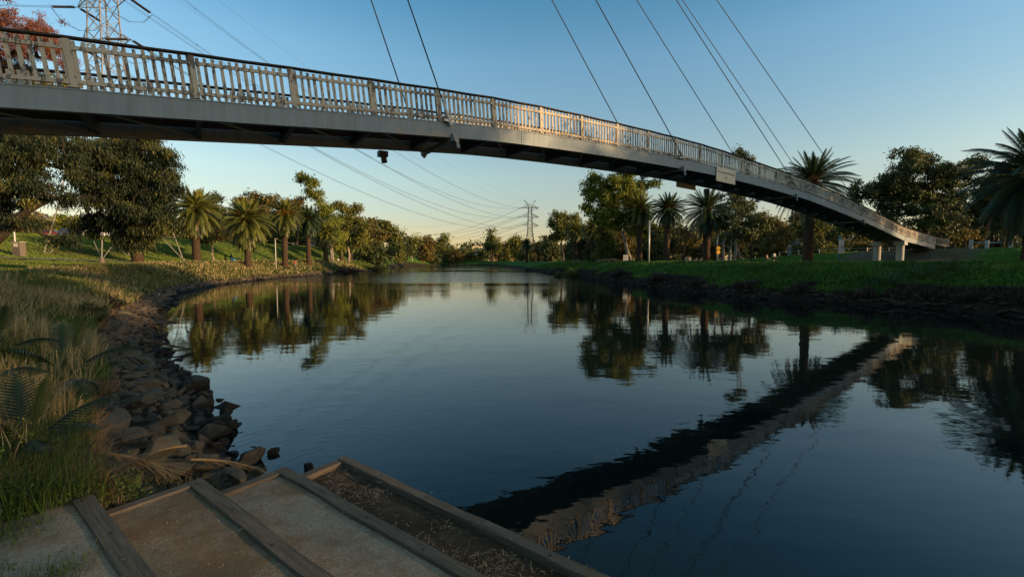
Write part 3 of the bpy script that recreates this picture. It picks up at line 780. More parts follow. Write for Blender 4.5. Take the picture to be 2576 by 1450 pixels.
# name plate
def text_mesh(body, size, m, name, parent, mtx):
    cu = bpy.data.curves.new(name, 'FONT'); cu.body = body; cu.size = size; cu.align_x = 'CENTER'; cu.align_y = 'CENTER'; cu.extrude = .002
    to = bpy.data.objects.new(name, cu); COL.objects.link(to)
    dg = bpy.context.evaluated_depsgraph_get(); me = bpy.data.meshes.new_from_object(to.evaluated_get(dg))
    bpy.data.objects.remove(to); me.name = name; me.materials.clear(); me.materials.append(M[m])
    me.transform(mtx); o = bpy.data.objects.new(name, me); COL.objects.link(o); o.parent = parent; return o
ia, ib = 11.68, 12.60
for side, off, (i0, i1) in ((0, -.05, (ia, ib)), (1, DECKW + .05, (ia, ib))):
    A = B3(i0, off, btz(i0) - .02); Bq = B3(i1, off, btz(i1) - .02)
    ax = (Bq - A); W_ = np.linalg.norm(ax); ax /= W_; nrm = np.array([*(-BN if side == 0 else BN), 0.]); upv = np.cross(nrm, ax); upv = upv if upv[2] > 0 else -upv
    mb = MB(); hgt = .86
    q = [A, A + ax * W_, A + ax * W_ - upv * hgt, A - upv * hgt]
    mb.prism(q, nrm * -.012, nrm * .012)
    pl = mb.build('name_plate', 'sign_plate', bridge, rel=BL)
    if side == 0:
        c = A + ax * W_ * .5 - upv * hgt * .33 + nrm * .016 - BL
        R = Matrix(((ax[0], upv[0], nrm[0], c[0]), (ax[1], upv[1], nrm[1], c[1]), (ax[2], upv[2], nrm[2], c[2]), (0, 0, 0, 1)))
        t1 = text_mesh('AFTON ST PEDESTRIAN BRIDGE', .142, 'black_paint', 'lettering', pl, R)
        c2 = c - upv * .27
        R2 = R.copy(); R2.translation = Vector(c2)
        t2 = text_mesh('1990', .135, 'black_paint', 'lettering', pl, R2)
        mb = MB()
        for fx_ in (.1, .9):
            for fz in (.12, .88):
                p = A + ax * W_ * fx_ - upv * hgt * fz + nrm * .012; mb.tube([p, p + nrm * .01], [.014, .014], 6)
        mb.build('bolts', 'black_paint', pl, rel=BL)
# concrete piers under the right end, abutment
for off in (.35, DECKW - .2):
    i = 28.1; c = B3(i, off, 0); zt = btz(i) - .6; g_ = H1(c[0], c[1])
    mb = MB(); mb.lathe((c[0], c[1], 0), [(.37, g_ - .5), (.37, zt - .42)], 24); mb.build('pier', 'concrete', bridge, True, rel=BL)
    mb = MB(); mb.box((c[0], c[1], zt - .22), (1.25, 1.0, .44), math.atan2(BD[1], BD[0])); mb.build('pier_cap', 'concrete', bridge, rel=BL)
mb = MB(); c = B3(33.9, DECKW / 2, 1.0); mb.box((c[0], c[1], .75), (.5, DECKW + .6, 1.5), math.atan2(BD[1], BD[0])); mb.build('abutment', 'concrete', bridge, rel=BL)
# inclined mast standing on the near bank, outside the left of the frame
for tp, ft in ((mast_n, (-25.5, 1.0)), (mast_f, (-28.0, 4.6))):
    mb = MB(); mb.tube([(ft[0], ft[1], H1(*ft) - .4), tuple(tp + np.array([.1, .05, .4]))], [.3, .22], 16); mb.build('mast', 'girder', bridge, True, rel=BL)
mb = MB(); mb.tube([mast_n, mast_f], [.16, .16], 12); mb.build('mast_crosshead', 'girder', bridge, True, rel=BL)

# ------------------------------------------------------------------ pylons and wires
def pylon(name, label, base, rz, arms_z, arm_half, peak_z, bw, ww, r=.09, steel='pylon_steel'):
    root = thing(name, label, 'pylon', tuple(base), rz, 'lattice power pylons')
    zt = arms_z[-1] + 1.0
    zw = arms_z[0] - 3
    def hw(z): return bw / 2 + (ww / 2 - bw / 2) * min(1, z / zw) ** .85 if z < zw else ww / 2 * (1 - .25 * (z - zw) / (zt - zw))
    lv = [0]
    while lv[-1] < zw - 1: lv.append(min(zw, lv[-1] + max(2.2, hw(lv[-1]) * 1.25)))
    z = lv[-1]
    while z < zt - .8: z += ww * .8; lv.append(min(z, zt))
    br = MB()
    cn = ((1, 1), (-1, 1), (-1, -1), (1, -1))
    for (sx, sy) in cn:
        leg = MB()
        for a, b in zip(lv[:-1], lv[1:]):
            leg.bar((sx * hw(a), sy * hw(a), a), (sx * hw(b), sy * hw(b), b), r * 2, r * 2)
        leg.build('leg', steel, root)
    for a, b in zip(lv[:-1], lv[1:]):
        for k in range(4):
            p, q = cn[k], cn[(k + 1) % 4]
            A = np.array([p[0] * hw(a), p[1] * hw(a), a]); Bv = np.array([q[0] * hw(a), q[1] * hw(a), a])
            C = np.array([p[0] * hw(b), p[1] * hw(b), b]); D = np.array([q[0] * hw(b), q[1] * hw(b), b])
            if a == 0:      # open K-bracing between the feet
                m = (C + D) / 2; br.bar(A, m, r, r); br.bar(Bv, m, r, r); br.bar(C, D, r, r)
                br.bar((A + C) / 2, (A + m) / 2, r * .7, r * .7); br.bar((Bv + D) / 2, (Bv + m) / 2, r * .7, r * .7)
            else:
                br.bar(A, D, r, r); br.bar(Bv, C, r, r)
                if hw(a) > 2.2: br.bar(C, D, r * .8, r * .8)
    br.build('bracing', steel, root)
    for (sx, sy) in cn: ft = MB(); ft.lathe((sx * hw(0), sy * hw(0), 0), [(.0, .25), (.25, .25), (.3, -.5)], 10); ft.build('footing', 'old_render', root)
    tips = {}
    for n_, az in enumerate(arms_z):
        for sx in (-1, 1):
            ar = MB(); h = hw(az); tip = np.array([sx * arm_half, 0, az])
            for sy in (-1, 1):
                a0 = np.array([sx * h, sy * h, az]); a1 = np.array([sx * h, sy * h, az + 1.9])
                ar.bar(a0, tip, r * 1.2, r * 1.2); ar.bar(a1, tip, r * 1.1, r * 1.1)
                for t in (.3, .6):
                    ar.bar(a0 + (tip - a0) * t, a1 + (tip - a1) * t, r * .6, r * .6); ar.bar(a0 + (tip - a0) * t, a1 + (tip - a1) * max(0, t - .3), r * .6, r * .6)
            for t in (.25, .5, .75):
                ar.bar(np.array([sx * h, -h, az]) * (1 - t) + tip * t, np.array([sx * h, h, az]) * (1 - t) + tip * t, r * .6, r * .6)
            ar.build('crossarm', steel, root); tips[(n_, sx)] = tip
    for sx in (-1, 1):
        pk = MB(); tip = np.array([sx * arm_half * .72, 0, peak_z])
        for sy in (-1, 1):
            pk.bar((sx * hw(zt) * .9, sy * hw(zt), zt), tip, r, r); pk.bar((-sx * hw(zt) * .2, sy * hw(zt) * .6, zt + .6), tip, r, r)
        pk.build('earth_wire_horn', steel, root); tips[('e', sx)] = tip
    return root, tips
def wpt(root, p):
    a = root.rotation_euler[2]; c, s = math.cos(a), math.sin(a); l = root.location
    return np.array([l[0] + p[0] * c - p[1] * s, l[1] + p[0] * s + p[1] * c, l[2] + p[2]])
b1 = np.array([(297 - 1288) / F * 71, 71.0, .15]); b1[2] = H1(b1[0], b1[1])
P1, T1 = pylon('power_pylon', 'big lattice power pylon standing on the left lawn behind the bridge railing', b1, math.radians(-14), [33.9, 40.1, 46.3], 5.3, 51.5, 12.2, 3.0, r=.07)
b2 = at(1333, 655, 300); b2[2] = -.3
P2, T2 = pylon('power_pylon', 'distant dark lattice pylon rising above the trees at the river bend', b2, math.radians(4), [24.2, 30.1, 36.0], 6.0, 41.4, 9.5, 3.0, r=.16, steel='pylon_dark')
b3 = at(998, 655, 600); b3[2] = 0
P3, T3 = pylon('power_pylon', 'far pylon of which only the antenna-topped head shows above the left trees', b3, math.radians(-25), [32.0, 38, 43.5], 7.0, 49, 10, 3.4, r=.22, steel='pylon_dark')
mb = MB()
for k in range(6): mb.box((-2 + k * .8, -.5 + (k % 2), 49.5), (.35, .3, 3.0))
mb.build('antenna_panels', 'white_paint', P3)
b0 = np.array([-190.0, 12.0, 4.0])
P0tips = {}
for (n_, sx), v in T1.items():
    P0tips[(n_, sx)] = b0 + np.array([-.35 * sx * 5.3 * (.72 if n_ == 'e' else 1), .94 * sx * -5.3, v[2] - 4])
def insulator(root, a, d, L=3.2, r=.14, seg=14):
    mb = MB(); d = d / np.linalg.norm(d); a = np.asarray(a)
    P = []; R = []
    for k in range(seg):
        t = .4 + (L - .4) * k / seg; P += [a + d * t, a + d * (t + .06), a + d * (t + .14)]; R += [r, r, r * .35]
    for o in (-.16, .16):
        side = np.cross(d, [0, 0, 1.]); side /= np.linalg.norm(side)
        mb.tube(np.array(P) + side * o, R, 6)
    mb.bar(a, a + d * .45, .08, .08)
    o = mb.build('insulator_string', 'insulator', root)
    return a + d * (L + .2)
def span(a, b, sag, n=40):
    t = np.linspace(0, 1, n); P = a + (b - a) * t[:, None]; P[:, 2] -= 4 * sag * t * (1 - t); return P
def loc(root, p):
    a = -root.rotation_euler[2]; c, s = math.cos(a), math.sin(a); q = np.asarray(p) - np.array(root.location)
    return np.array([q[0] * c - q[1] * s, q[0] * s + q[1] * c, q[2]])
phase = ['lowest', 'middle', 'top']; sidew = {-1: 'left', 1: 'right'}
def wires(Pa, Ta, Pb, Tb, sag, where, rad, ins_a=True, ins_b=True):
    for key in Ta:
        n_, sx = key
        a = wpt(Pa, Ta[key]) if Pa else Ta[key]
        b = (wpt(Pb, Tb[key]) if Pb is not None else Tb[key])
        sg = sag if n_ != 'e' else sag * .75
        d = b - a; da = d.copy(); da[2] -= 4 * sg; db = -d.copy(); db[2] -= 4 * sg
        ea, eb = a, b
        if n_ != 'e':
            if ins_a: ea = np.array(a); q = insulator(Pa, loc(Pa, a), loc(Pa, a + da) - loc(Pa, a)); ea = wpt(Pa, q)
            if ins_b and Pb is not None: q = insulator(Pb, loc(Pb, b), loc(Pb, b + db) - loc(Pb, b)); eb = wpt(Pb, q)
        mb = MB(); side = np.cross(d, [0, 0, 1.]); side /= np.linalg.norm(side)
        if n_ == 'e': mb.tube(span(ea, eb, sg), rad * .6, 4)
        else:
            for o in (-.2, .2): mb.tube(span(ea, eb, sg - .5) + side * o, rad, 4)
            for t in (.03, .12, .3, .5, .7, .88):
                P = ea + (eb - ea) * t; P = P - [0, 0, 4 * (sg - .5) * t * (1 - t)]
                mb.bar(P - side * .22, P + side * .22, .05, .05)
        lab = ('thin earth wire, %s horn' % sidew[sx]) if n_ == 'e' else ('twin wires, %s %s crossarm' % (phase[n_], sidew[sx]))
        tag(mb.build('power_line', 'cable' if rad > .03 else 'cable', None, True), lab + ', ' + where, 'power line', 'overhead power lines')
wires(P1, T1, P2, T2, 11.5, 'big pylon to the distant pylon', .028)
wires(P1, T1, None, P0tips, 7, 'big pylon out past the left edge', .028, True, False)
wires(P2, T2, P3, T3, 13, 'distant pylon to far left pylon', .05, True, True)
for n_ in range(3):      # jumper loops under the arms of the near pylon
    for sx in (-1, 1):
        tip = T1[(n_, sx)]; mb = MB(); 
        a = wpt(P1, tip); dA = (wpt(P2, T2[(n_, sx)]) - a); dA /= np.linalg.norm(dA); dB = (P0tips[(n_, sx)] - a); dB /= np.linalg.norm(dB)
        for o in (-.15, .15):
            q = [a + dA * 3.4 + [0, 0, -.6], a + dA * 2 + [o, 0, -2.6], a + [o, 0, -3.6], a + dB * 2 + [o, 0, -2.6], a + dB * 3.4 + [0, 0, -.4]]
            q = np.array(q); tt = np.linspace(0, 4, 17); Q = np.stack([np.interp(tt, range(5), q[:, k]) for k in range(3)], -1)
            mb.tube([loc(P1, p) for p in Q], .025, 4)
        mb.build('jumper_loop', 'cable', P1)

# ------------------------------------------------------------------ palms
G_L = 'tall feather palms on the left bank'; G_R = 'tall feather palms on the right bank'
palm('full lit palm with a brown skirt of dead fronds, nearest whole left palm', 76, (495, 655), 469, 57, 'full', 1, 'frond', .8, .3, .62, G_L)
palm('palm with orange fruit stalks right of the palm with the brown skirt', 84, (624, 655), 495, 59, 'full', 2, 'frond', .35, 1, .6, G_L)
palm('narrow palm with a big pinkish cluster of fruit stalks in its crown', 96, (717, 655), 496, 42, 'narrow', 3, 'frond', .5, 2.2, .62, G_L)
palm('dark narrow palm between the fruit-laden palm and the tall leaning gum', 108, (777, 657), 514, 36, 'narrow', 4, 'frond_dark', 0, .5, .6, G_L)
palm('shorter palm with a ragged golden crown in front of the tall leaning gum', 122, (820, 655), 552, 34, 'narrow', 5, 'frond', .8, .2, .62, G_L)
palm('small palm low under the gums, right of the ragged golden palm', 140, (859, 655), 585, 25, 'narrow', 6, 'frond', .3, 0, .6, G_L)
palm('slim palm half lost against the gums, last of the distinct left row', 155, (883, 655), 580, 24, 'narrow', 7, 'frond', .6, 0, .55, G_L)
palm('palm whose hanging brown fronds show under the dark gum crown', 70, (347, 655), 500, 60, 'full', 8, 'frond', .85, 0, .75, G_L)
for k, (U, y_, tv, hf) in enumerate(((907, 168, 596, 22), (932, 180, 600, 20), (955, 196, 606, 18))):
    palm(['faint palm trunk and crown under the brown-topped gums', 'second faint palm under the brown-topped gums', 'third and smallest palm under the brown-topped gums'][k], y_, (U, 655), tv, hf, 'small', k + 2, 'frond', .4, 0, .6, G_L)
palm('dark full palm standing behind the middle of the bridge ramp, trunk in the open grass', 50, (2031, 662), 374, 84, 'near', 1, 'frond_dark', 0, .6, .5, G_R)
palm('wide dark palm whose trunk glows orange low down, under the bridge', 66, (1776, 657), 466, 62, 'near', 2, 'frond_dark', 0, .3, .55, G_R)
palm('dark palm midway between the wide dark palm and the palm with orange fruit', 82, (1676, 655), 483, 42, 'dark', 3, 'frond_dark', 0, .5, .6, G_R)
palm('palm with an orange cluster of fruit stalks beside the leaning pale gum', 90, (1608, 652), 483, 42, 'dark', 4, 'frond', 0, 2, .6, G_R)
palm('small palm left of the leaning pale gum', 112, (1490, 652), 545, 28, 'dark', 5, 'frond', .2, 0, .55, G_R)
palm('second small palm further left, against the rounded gums', 125, (1447, 652), 552, 27, 'dark', 6, 'frond', .2, .4, .6, G_R)
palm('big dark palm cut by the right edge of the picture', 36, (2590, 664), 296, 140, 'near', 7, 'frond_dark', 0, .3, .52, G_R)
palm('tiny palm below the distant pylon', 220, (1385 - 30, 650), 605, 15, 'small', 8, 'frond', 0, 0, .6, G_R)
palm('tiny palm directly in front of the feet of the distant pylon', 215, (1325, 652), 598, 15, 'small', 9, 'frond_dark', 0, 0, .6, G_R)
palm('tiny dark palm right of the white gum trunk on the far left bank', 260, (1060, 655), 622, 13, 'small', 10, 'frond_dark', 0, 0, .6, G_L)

# ------------------------------------------------------------------ trees: the ones with a clear outline
G_F = 'trees standing along the far banks'
gum('gum_tree', 'tall gum leaning left, its crown in stacked clumps above the palm row', 130, (835, 655), (822, 560),
    [(772, 447, 19, 15), (790, 462, 17, 12), (783, 480, 17, 12), (800, 497, 19, 15), (822, 520, 21, 18), (812, 545, 20, 18), (838, 560, 22, 20), (818, 585, 24, 18), (846, 600, 18, 20)], 'bright_leaf', 'pale_bark', seed=11, cover=2.6, tr=.6, group=G_F)
gum('gum_tree', 'pale-limbed gum with three separate round clumps right of the leaning gum', 140, (878, 655), (872, 590),
    [(850, 585, 24, 22), (900, 600, 26, 20), (875, 550, 22, 16), (858, 513, 22, 14), (880, 530, 20, 13), (905, 528, 17, 14), (893, 552, 22, 14), (868, 566, 24, 18), (890, 588, 26, 18), (912, 575, 14, 14)], 'gum_leaf', 'pale_bark', seed=12, cover=2.4, group=G_F)
gum('gum_tree', 'dark round-topped gum behind the palm with orange fruit', 150, (640, 640), (640, 560),
    [(622, 495, 26, 18), (612, 510, 18, 16), (672, 498, 22, 22), (650, 505, 18, 16), (640, 535, 30, 20), (668, 540, 26, 20)], 'olive_leaf', seed=13, group=G_F)
gum('gum_tree', 'brownish gum with two rounded tops between the third and fourth palms', 150, (745, 640), (745, 570),
    [(727, 505, 14, 12), (752, 500, 16, 17), (746, 525, 22, 16), (730, 540, 20, 18)], 'olive_leaf', seed=14, group=G_F)
gum('conifer_tree', 'dark layered conifer between the first two left palms', 130, (545, 610), (545, 520),
    [(543, 492, 10, 8), (548, 505, 26, 6), (540, 518, 34, 7), (550, 532, 36, 8), (540, 546, 38, 8), (550, 560, 30, 9)], 'dark_leaf', droop=-.1, seed=15, cover=3.0, group=G_F)
gum('broadleaf_tree', 'small spreading tree with an orange-brown crown and pale leaning trunk on the left slope', 92, (538, 638), (532, 612),
    [(522, 590, 22, 14), (545, 582, 24, 16), (562, 592, 18, 13), (535, 600, 24, 10)], 'olive_leaf', 'pale_bark', seed=16, tr=.25, cover=2.0, group=G_F)
gum('gum_tree', 'brown-green gum with white lower trunk right of the clumped gum', 175, (925, 655), (925, 620),
    [(925, 575, 22, 22), (945, 590, 20, 18), (918, 600, 20, 18)], 'olive_leaf', 'pale_bark', seed=17, group=G_F)
gum('gum_tree', 'spreading green gum with flat layered tops on the far left bank', 190, (985, 655), (978, 610),
    [(940, 580, 24, 18), (1000, 585, 18, 14), (950, 562, 22, 12), (972, 562, 22, 10), (985, 578, 20, 12), (962, 588, 26, 16), (990, 600, 20, 14)], 'gum_leaf', seed=18, group=G_F)
gum('gum_tree', 'gum with a glowing white trunk by the water on the far left bank', 215, (1036, 655), (1036, 620),
    [(1030, 598, 20, 10), (1045, 602, 16, 10), (1020, 612, 14, 10), (1048, 615, 16, 10)], 'gum_leaf', 'pale_bark', seed=19, tr=.5, cover=1.8, group=G_F)
gum('gum_tree', 'mushroom-topped gum above the far bank, left of the river bend', 290, (1117, 652), (1115, 615),
    [(1115, 597, 15, 9), (1112, 610, 12, 10), (1090, 612, 16, 12)], 'gum_leaf', seed=20, group=G_F)
gum('gum_tree', 'tall dark gum with a knob top in the middle of the far bank', 310, (1238, 652), (1240, 615),
    [(1236, 580, 8, 5), (1232, 595, 14, 7), (1243, 603, 18, 10), (1236, 615, 20, 12), (1250, 622, 16, 10)], 'gum_leaf', seed=21, cover=2.6, group=G_F)
gum('gum_tree', 'tall bright gum with a crooked white trunk leaning left, centre of the right bank', 94, (1588, 650), (1562, 580),
    [(1505, 545, 32, 24), (1560, 560, 42, 26), (1610, 575, 34, 24), (1490, 475, 26, 24), (1570, 440, 34, 16), (1530, 480, 40, 26), (1575, 490, 40, 26), (1540, 520, 46, 22), (1600, 540, 34, 24), (1502, 445, 22, 16), (1545, 462, 36, 22), (1590, 470, 30, 20), (1500, 490, 30, 20), (1550, 500, 42, 22), (1482, 520, 20, 20), (1520, 535, 28, 16), (1622, 462, 22, 18), (1605, 512, 26, 22), (1650, 460, 14, 12)],
    'bright_leaf', 'pale_bark', seed=22, cover=2.2, tr=.42, group='gums on the right bank')
gum('gum_tree', 'rounded olive gum with a twin top, first tall tree right of the distant pylon', 150, (1415, 652), (1412, 600),
    [(1405, 540, 20, 14), (1440, 545, 26, 14), (1398, 560, 22, 16), (1425, 570, 32, 20), (1450, 575, 20, 18), (1405, 590, 26, 18)], 'gum_leaf', seed=23, cover=2.8, group=G_F)
gum('gum_tree', 'great spreading dark gum beside the foot of the bridge ramp', 72, (2330, 630), (2325, 560),
    [(2300, 450, 70, 40), (2270, 500, 60, 36), (2350, 470, 50, 40), (2330, 560, 70, 30), (2400, 500, 30, 34), (2310, 392, 44, 26), (2350, 408, 36, 26), (2270, 425, 40, 28), (2330, 440, 56, 30), (2380, 450, 30, 34), (2235, 460, 34, 22), (2290, 480, 50, 26), (2190, 470, 40, 18), (2165, 500, 26, 20), (2360, 500, 44, 30), (2310, 530, 60, 24), (2250, 540, 34, 20)],
    'dark_leaf', 'bark', seed=24, cover=2.1, tr=.55, group='gums on the right bank')
gum('gum_tree', 'green-gold gum behind the great dark gum, right of its trunk', 92, (2400, 628), (2400, 590),
    [(2390, 560, 40, 30), (2430, 540, 34, 36), (2350, 585, 40, 20), (2410, 600, 46, 18)], 'olive_leaf', seed=25, group='gums on the right bank')
gum('gum_tree', 'loose dark gum behind the palm at the right edge', 80, (2490, 630), (2490, 560),
    [(2480, 470, 60, 44), (2530, 540, 60, 44), (2450, 540, 50, 40), (2470, 410, 34, 22), (2440, 440, 30, 26), (2500, 450, 40, 34), (2540, 430, 36, 36), (2470, 500, 46, 36), (2540, 510, 46, 40), (2500, 560, 60, 32), (2590, 480, 40, 50)], 'dark_leaf', seed=26, cover=1.9, group='gums on the right bank')
gum('gum_tree', 'tall loose gum behind the ramp whose top just clears the railing', 88, (1845, 640), (1850, 560),
    [(1862, 388, 22, 14), (1885, 400, 16, 12), (1850, 500, 34, 24), (1890, 520, 36, 26), (1830, 530, 30, 24), (1870, 460, 30, 24)], 'dark_leaf', 'pale_bark', seed=27, cover=1.7, tr=.4, group='gums on the right bank')
gum('gum_tree', 'dark green leafy tree under the bridge, right of the wide palm', 62, (1893, 655), (1890, 600),
    [(1880, 555, 40, 24), (1915, 565, 34, 26), (1850, 580, 34, 20), (1900, 590, 44, 18)], 'dark_leaf', seed=28, cover=2.0, tr=.18, group='gums on the right bank')
gum('gum_tree', 'pale-trunked young gum standing right of the glowing palm trunk', 64, (1821, 656), (1826, 580),
    [(1830, 545, 22, 24), (1815, 565, 16, 14)], 'dark_leaf', 'pale_bark', seed=29, cover=1.5, tr=.22, group='gums on the right bank')
gum('young_tree', 'thin young tree with an orange-lit stem between two dark palms', 68, (1720, 658), (1724, 620),
    [(1722, 585, 14, 20), (1730, 600, 12, 12)], 'olive_leaf', 'bark', seed=30, cover=1.0, tr=.1, group='gums on the right bank')
gum('gum_tree', 'bare-limbed gum with bright twisting pale branches behind the warning sign', 82, (1833, 646), (1838, 622),
    [(1875, 600, 34, 14), (1800, 605, 26, 12), (1850, 590, 30, 14)], 'olive_leaf', 'pale_bark', seed=31, cover=1.0, tr=.3, group='gums on the right bank')
# dark gum overhanging from the left, with long drooping leaves
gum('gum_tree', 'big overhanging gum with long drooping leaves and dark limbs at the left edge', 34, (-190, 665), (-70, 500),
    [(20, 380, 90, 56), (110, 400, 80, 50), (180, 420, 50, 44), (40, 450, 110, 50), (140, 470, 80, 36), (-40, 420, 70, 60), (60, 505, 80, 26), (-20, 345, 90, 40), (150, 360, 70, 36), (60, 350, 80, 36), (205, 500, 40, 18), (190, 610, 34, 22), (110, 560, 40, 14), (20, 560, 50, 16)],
    'shaded_leaf', 'bark', L=.34, Wd=.065, cover=1.5, droop=1.5, tr=.45, seed=41, group='big gums on the left bank', depth=.6)
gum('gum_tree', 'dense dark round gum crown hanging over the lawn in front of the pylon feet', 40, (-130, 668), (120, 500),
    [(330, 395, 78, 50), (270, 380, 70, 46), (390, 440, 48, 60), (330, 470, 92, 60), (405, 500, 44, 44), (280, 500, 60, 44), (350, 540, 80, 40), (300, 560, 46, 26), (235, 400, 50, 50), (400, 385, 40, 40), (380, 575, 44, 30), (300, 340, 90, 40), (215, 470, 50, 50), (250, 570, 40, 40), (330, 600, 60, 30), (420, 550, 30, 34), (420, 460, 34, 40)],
    'shaded_leaf', 'bark', L=.36, Wd=.075, cover=2.3, droop=1.5, tr=.5, seed=42, group='big gums on the left bank', depth=.5)
gum('gum_tree', 'tall dry tree with rust-red leaves behind the railing at the upper left', 46, (-90, 660), (10, 300),
    [(20, 60, 60, 44), (80, 80, 60, 46), (-40, 80, 60, 50), (130, 120, 36, 34), (60, 130, 70, 34), (140, 150, 26, 22), (-20, 140, 60, 30)],
    'red_leaf', 'bark', L=.26, Wd=.06, cover=1.1, droop=.9, tr=.4, seed=43, group='big gums on the left bank')
gum('gum_tree', 'green gum behind the railing below the rust-red tree', 50, (-60, 660), (60, 380),
    [(40, 200, 70, 36), (110, 215, 60, 36), (160, 225, 26, 40), (30, 260, 70, 40), (120, 280, 60, 40), (60, 320, 80, 40), (-40, 240, 60, 60)],
    'gum_leaf', 'bark', L=.3, Wd=.08, cover=1.6, droop=.8, tr=.35, seed=44, group='big gums on the left bank')
# ------------------------------------------------------------------ trees: fillers with an outline of their own
fill = [ # U, top, half width, bottom, y, leaf, foot V, description
 (505, 560, 26, 608, 128, 'bright_leaf', 'low green tree behind the skirted palm'),
 (580, 545, 34, 610, 132, 'dark_leaf', 'dark tree filling the gap between the first two palms'),
 (604, 565, 30, 612, 134, 'gum_leaf', 'green tree low behind the second palm on the left'),
 (672, 545, 36, 614, 148, 'gum_leaf', 'green tree behind the second and third palms'),
 (700, 560, 30, 616, 152, 'dark_leaf', 'dark tree low behind the third palm'),
 (765, 570, 34, 622, 172, 'dark_leaf', 'dark tree behind the fourth palm'),
 (800, 560, 26, 626, 182, 'gum_leaf', 'green tree behind the golden palm'),
 (850, 590, 28, 634, 200, 'bright_leaf', 'light green tree under the clumped gum'),
 (900, 590, 30, 642, 222, 'olive_leaf', 'olive tree low under the clumped gum'),
 (945, 610, 26, 654, 205, 'olive_leaf', 'olive tree right of the brown-green gum'),
 (1000, 598, 20, 655, 230, 'gum_leaf', 'round green tree left of the white-trunked gum'),
 (1018, 618, 20, 655, 240, 'dark_leaf', 'dark tree around the foot of the white-trunked gum'),
 (1065, 600, 22, 655, 250, 'olive_leaf', 'brownish tree right of the white-trunked gum'),
 (1082, 610, 18, 656, 262, 'dark_leaf', 'dark column of foliage on the far left bank'),
 (1100, 618, 22, 656, 285, 'gum_leaf', 'green tree under the mushroom-topped gum'),
 (1130, 625, 18, 656, 330, 'gum_leaf', 'grey-green tree right of the mushroom-topped gum'),
 (1150, 632, 18, 656, 345, 'olive_leaf', 'low brown tree left of the cream building'),
 (1172, 628, 16, 656, 350, 'dark_leaf', 'low dark tree in front of the far red roof'),
 (1190, 640, 18, 656, 352, 'gum_leaf', 'low tree in front of the cream building'),
 (1212, 628, 18, 656, 350, 'dark_leaf', 'dark tree right of the cream building'),
 (1262, 620, 22, 656, 335, 'dark_leaf', 'dark tree right of the knob-topped gum'),
 (1284, 606, 16, 655, 320, 'gum_leaf', 'greyish tree two along from the knob-topped gum'),
 (1305, 590, 18, 655, 300, 'gum_leaf', 'taller soft green tree left of the distant pylon'),
 (1320, 618, 16, 655, 260, 'dark_leaf', 'dark tree at the left foot of the distant pylon'),
 (1352, 608, 20, 655, 250, 'olive_leaf', 'brown tree at the right foot of the distant pylon'),
 (1372, 590, 22, 654, 210, 'olive_leaf', 'brownish tree right of the distant pylon'),
 (1390, 605, 24, 654, 170, 'dark_leaf', 'dark tree under the rounded olive gum'),
 (1465, 590, 26, 652, 130, 'dark_leaf', 'dark tree between the two small right palms'),
 (1500, 580, 30, 652, 118, 'dark_leaf', 'dark tree left of the leaning pale gum, low'),
 (1530, 560, 34, 652, 105, 'gum_leaf', 'green tree directly behind the leaning pale gum'),
 (1560, 600, 36, 652, 110, 'olive_leaf', 'gold-brown tree low behind the leaning pale gum'),
 (1640, 560, 40, 652, 120, 'gum_leaf', 'green tree between the orange-fruited palm and its neighbour'),
 (1645, 600, 34, 652, 100, 'dark_leaf', 'dark bushy tree low between two right palms'),
 (1700, 585, 40, 650, 110, 'dark_leaf', 'dark tree behind the thin young tree'),
 (1740, 600, 36, 648, 100, 'olive_leaf', 'olive tree behind the wide dark palm, left side'),
 (1800, 570, 40, 645, 120, 'olive_leaf', 'olive tree behind the glowing palm trunk'),
 (1860, 590, 36, 642, 110, 'dark_leaf', 'dark tree behind the warning sign'),
 (1935, 560, 34, 640, 120, 'olive_leaf', 'golden tree seen under the ramp, left of the open-grass palm'),
 (1965, 575, 26, 640, 115, 'olive_leaf', 'golden bushy tree left of the open-grass palm trunk'),
 (2010, 540, 30, 640, 130, 'dark_leaf', 'loose dark tree behind the open-grass palm'),
 (2070, 560, 44, 638, 105, 'gum_leaf', 'green tree right of the open-grass palm trunk'),
 (2120, 560, 44, 636, 110, 'dark_leaf', 'dark tree behind the ramp above the blue-topped post'),
 (2170, 590, 40, 634, 115, 'olive_leaf', 'olive tree showing behind the ramp near the piers'),
 (2225, 560, 44, 632, 120, 'dark_leaf', 'dark tree behind the great gum, left'),
 (2300, 585, 44, 632, 125, 'olive_leaf', 'golden tree below the great gum crown'),
 (2460, 560, 50, 630, 118, 'dark_leaf', 'dark tree behind the timber bollards'),
 (2530, 580, 50, 630, 112, 'dark_leaf', 'dark tree behind the bollards near the right edge'),
 (2620, 520, 60, 630, 100, 'dark_leaf', 'dark tree just beyond the right edge'),
 (60, 540, 60, 600, 118, 'olive_leaf', 'golden tree high on the left slope behind the gum limbs'),
 (160, 540, 50, 595, 125, 'bright_leaf', 'green tree on the left crest above the blue car'),
 (215, 560, 40, 600, 112, 'olive_leaf', 'brown-leaved tree between the parked cars'),
 (250, 550, 40, 605, 130, 'gum_leaf', 'green tree above the white car'),
 (400, 550, 50, 606, 125, 'gum_leaf', 'green tree behind the pylon feet'),
 (455, 560, 40, 608, 125, 'dark_leaf', 'dark tree left of the skirted palm'),
 (20, 560, 50, 610, 140, 'dark_leaf', 'dark tree at the far left crest'),
 (310, 555, 50, 615, 140, 'dark_leaf', 'dark tree behind the dense round gum'),
 (370, 540, 30, 620, 150, 'olive_leaf', 'olive tree behind the dense round gum, right side'),
]
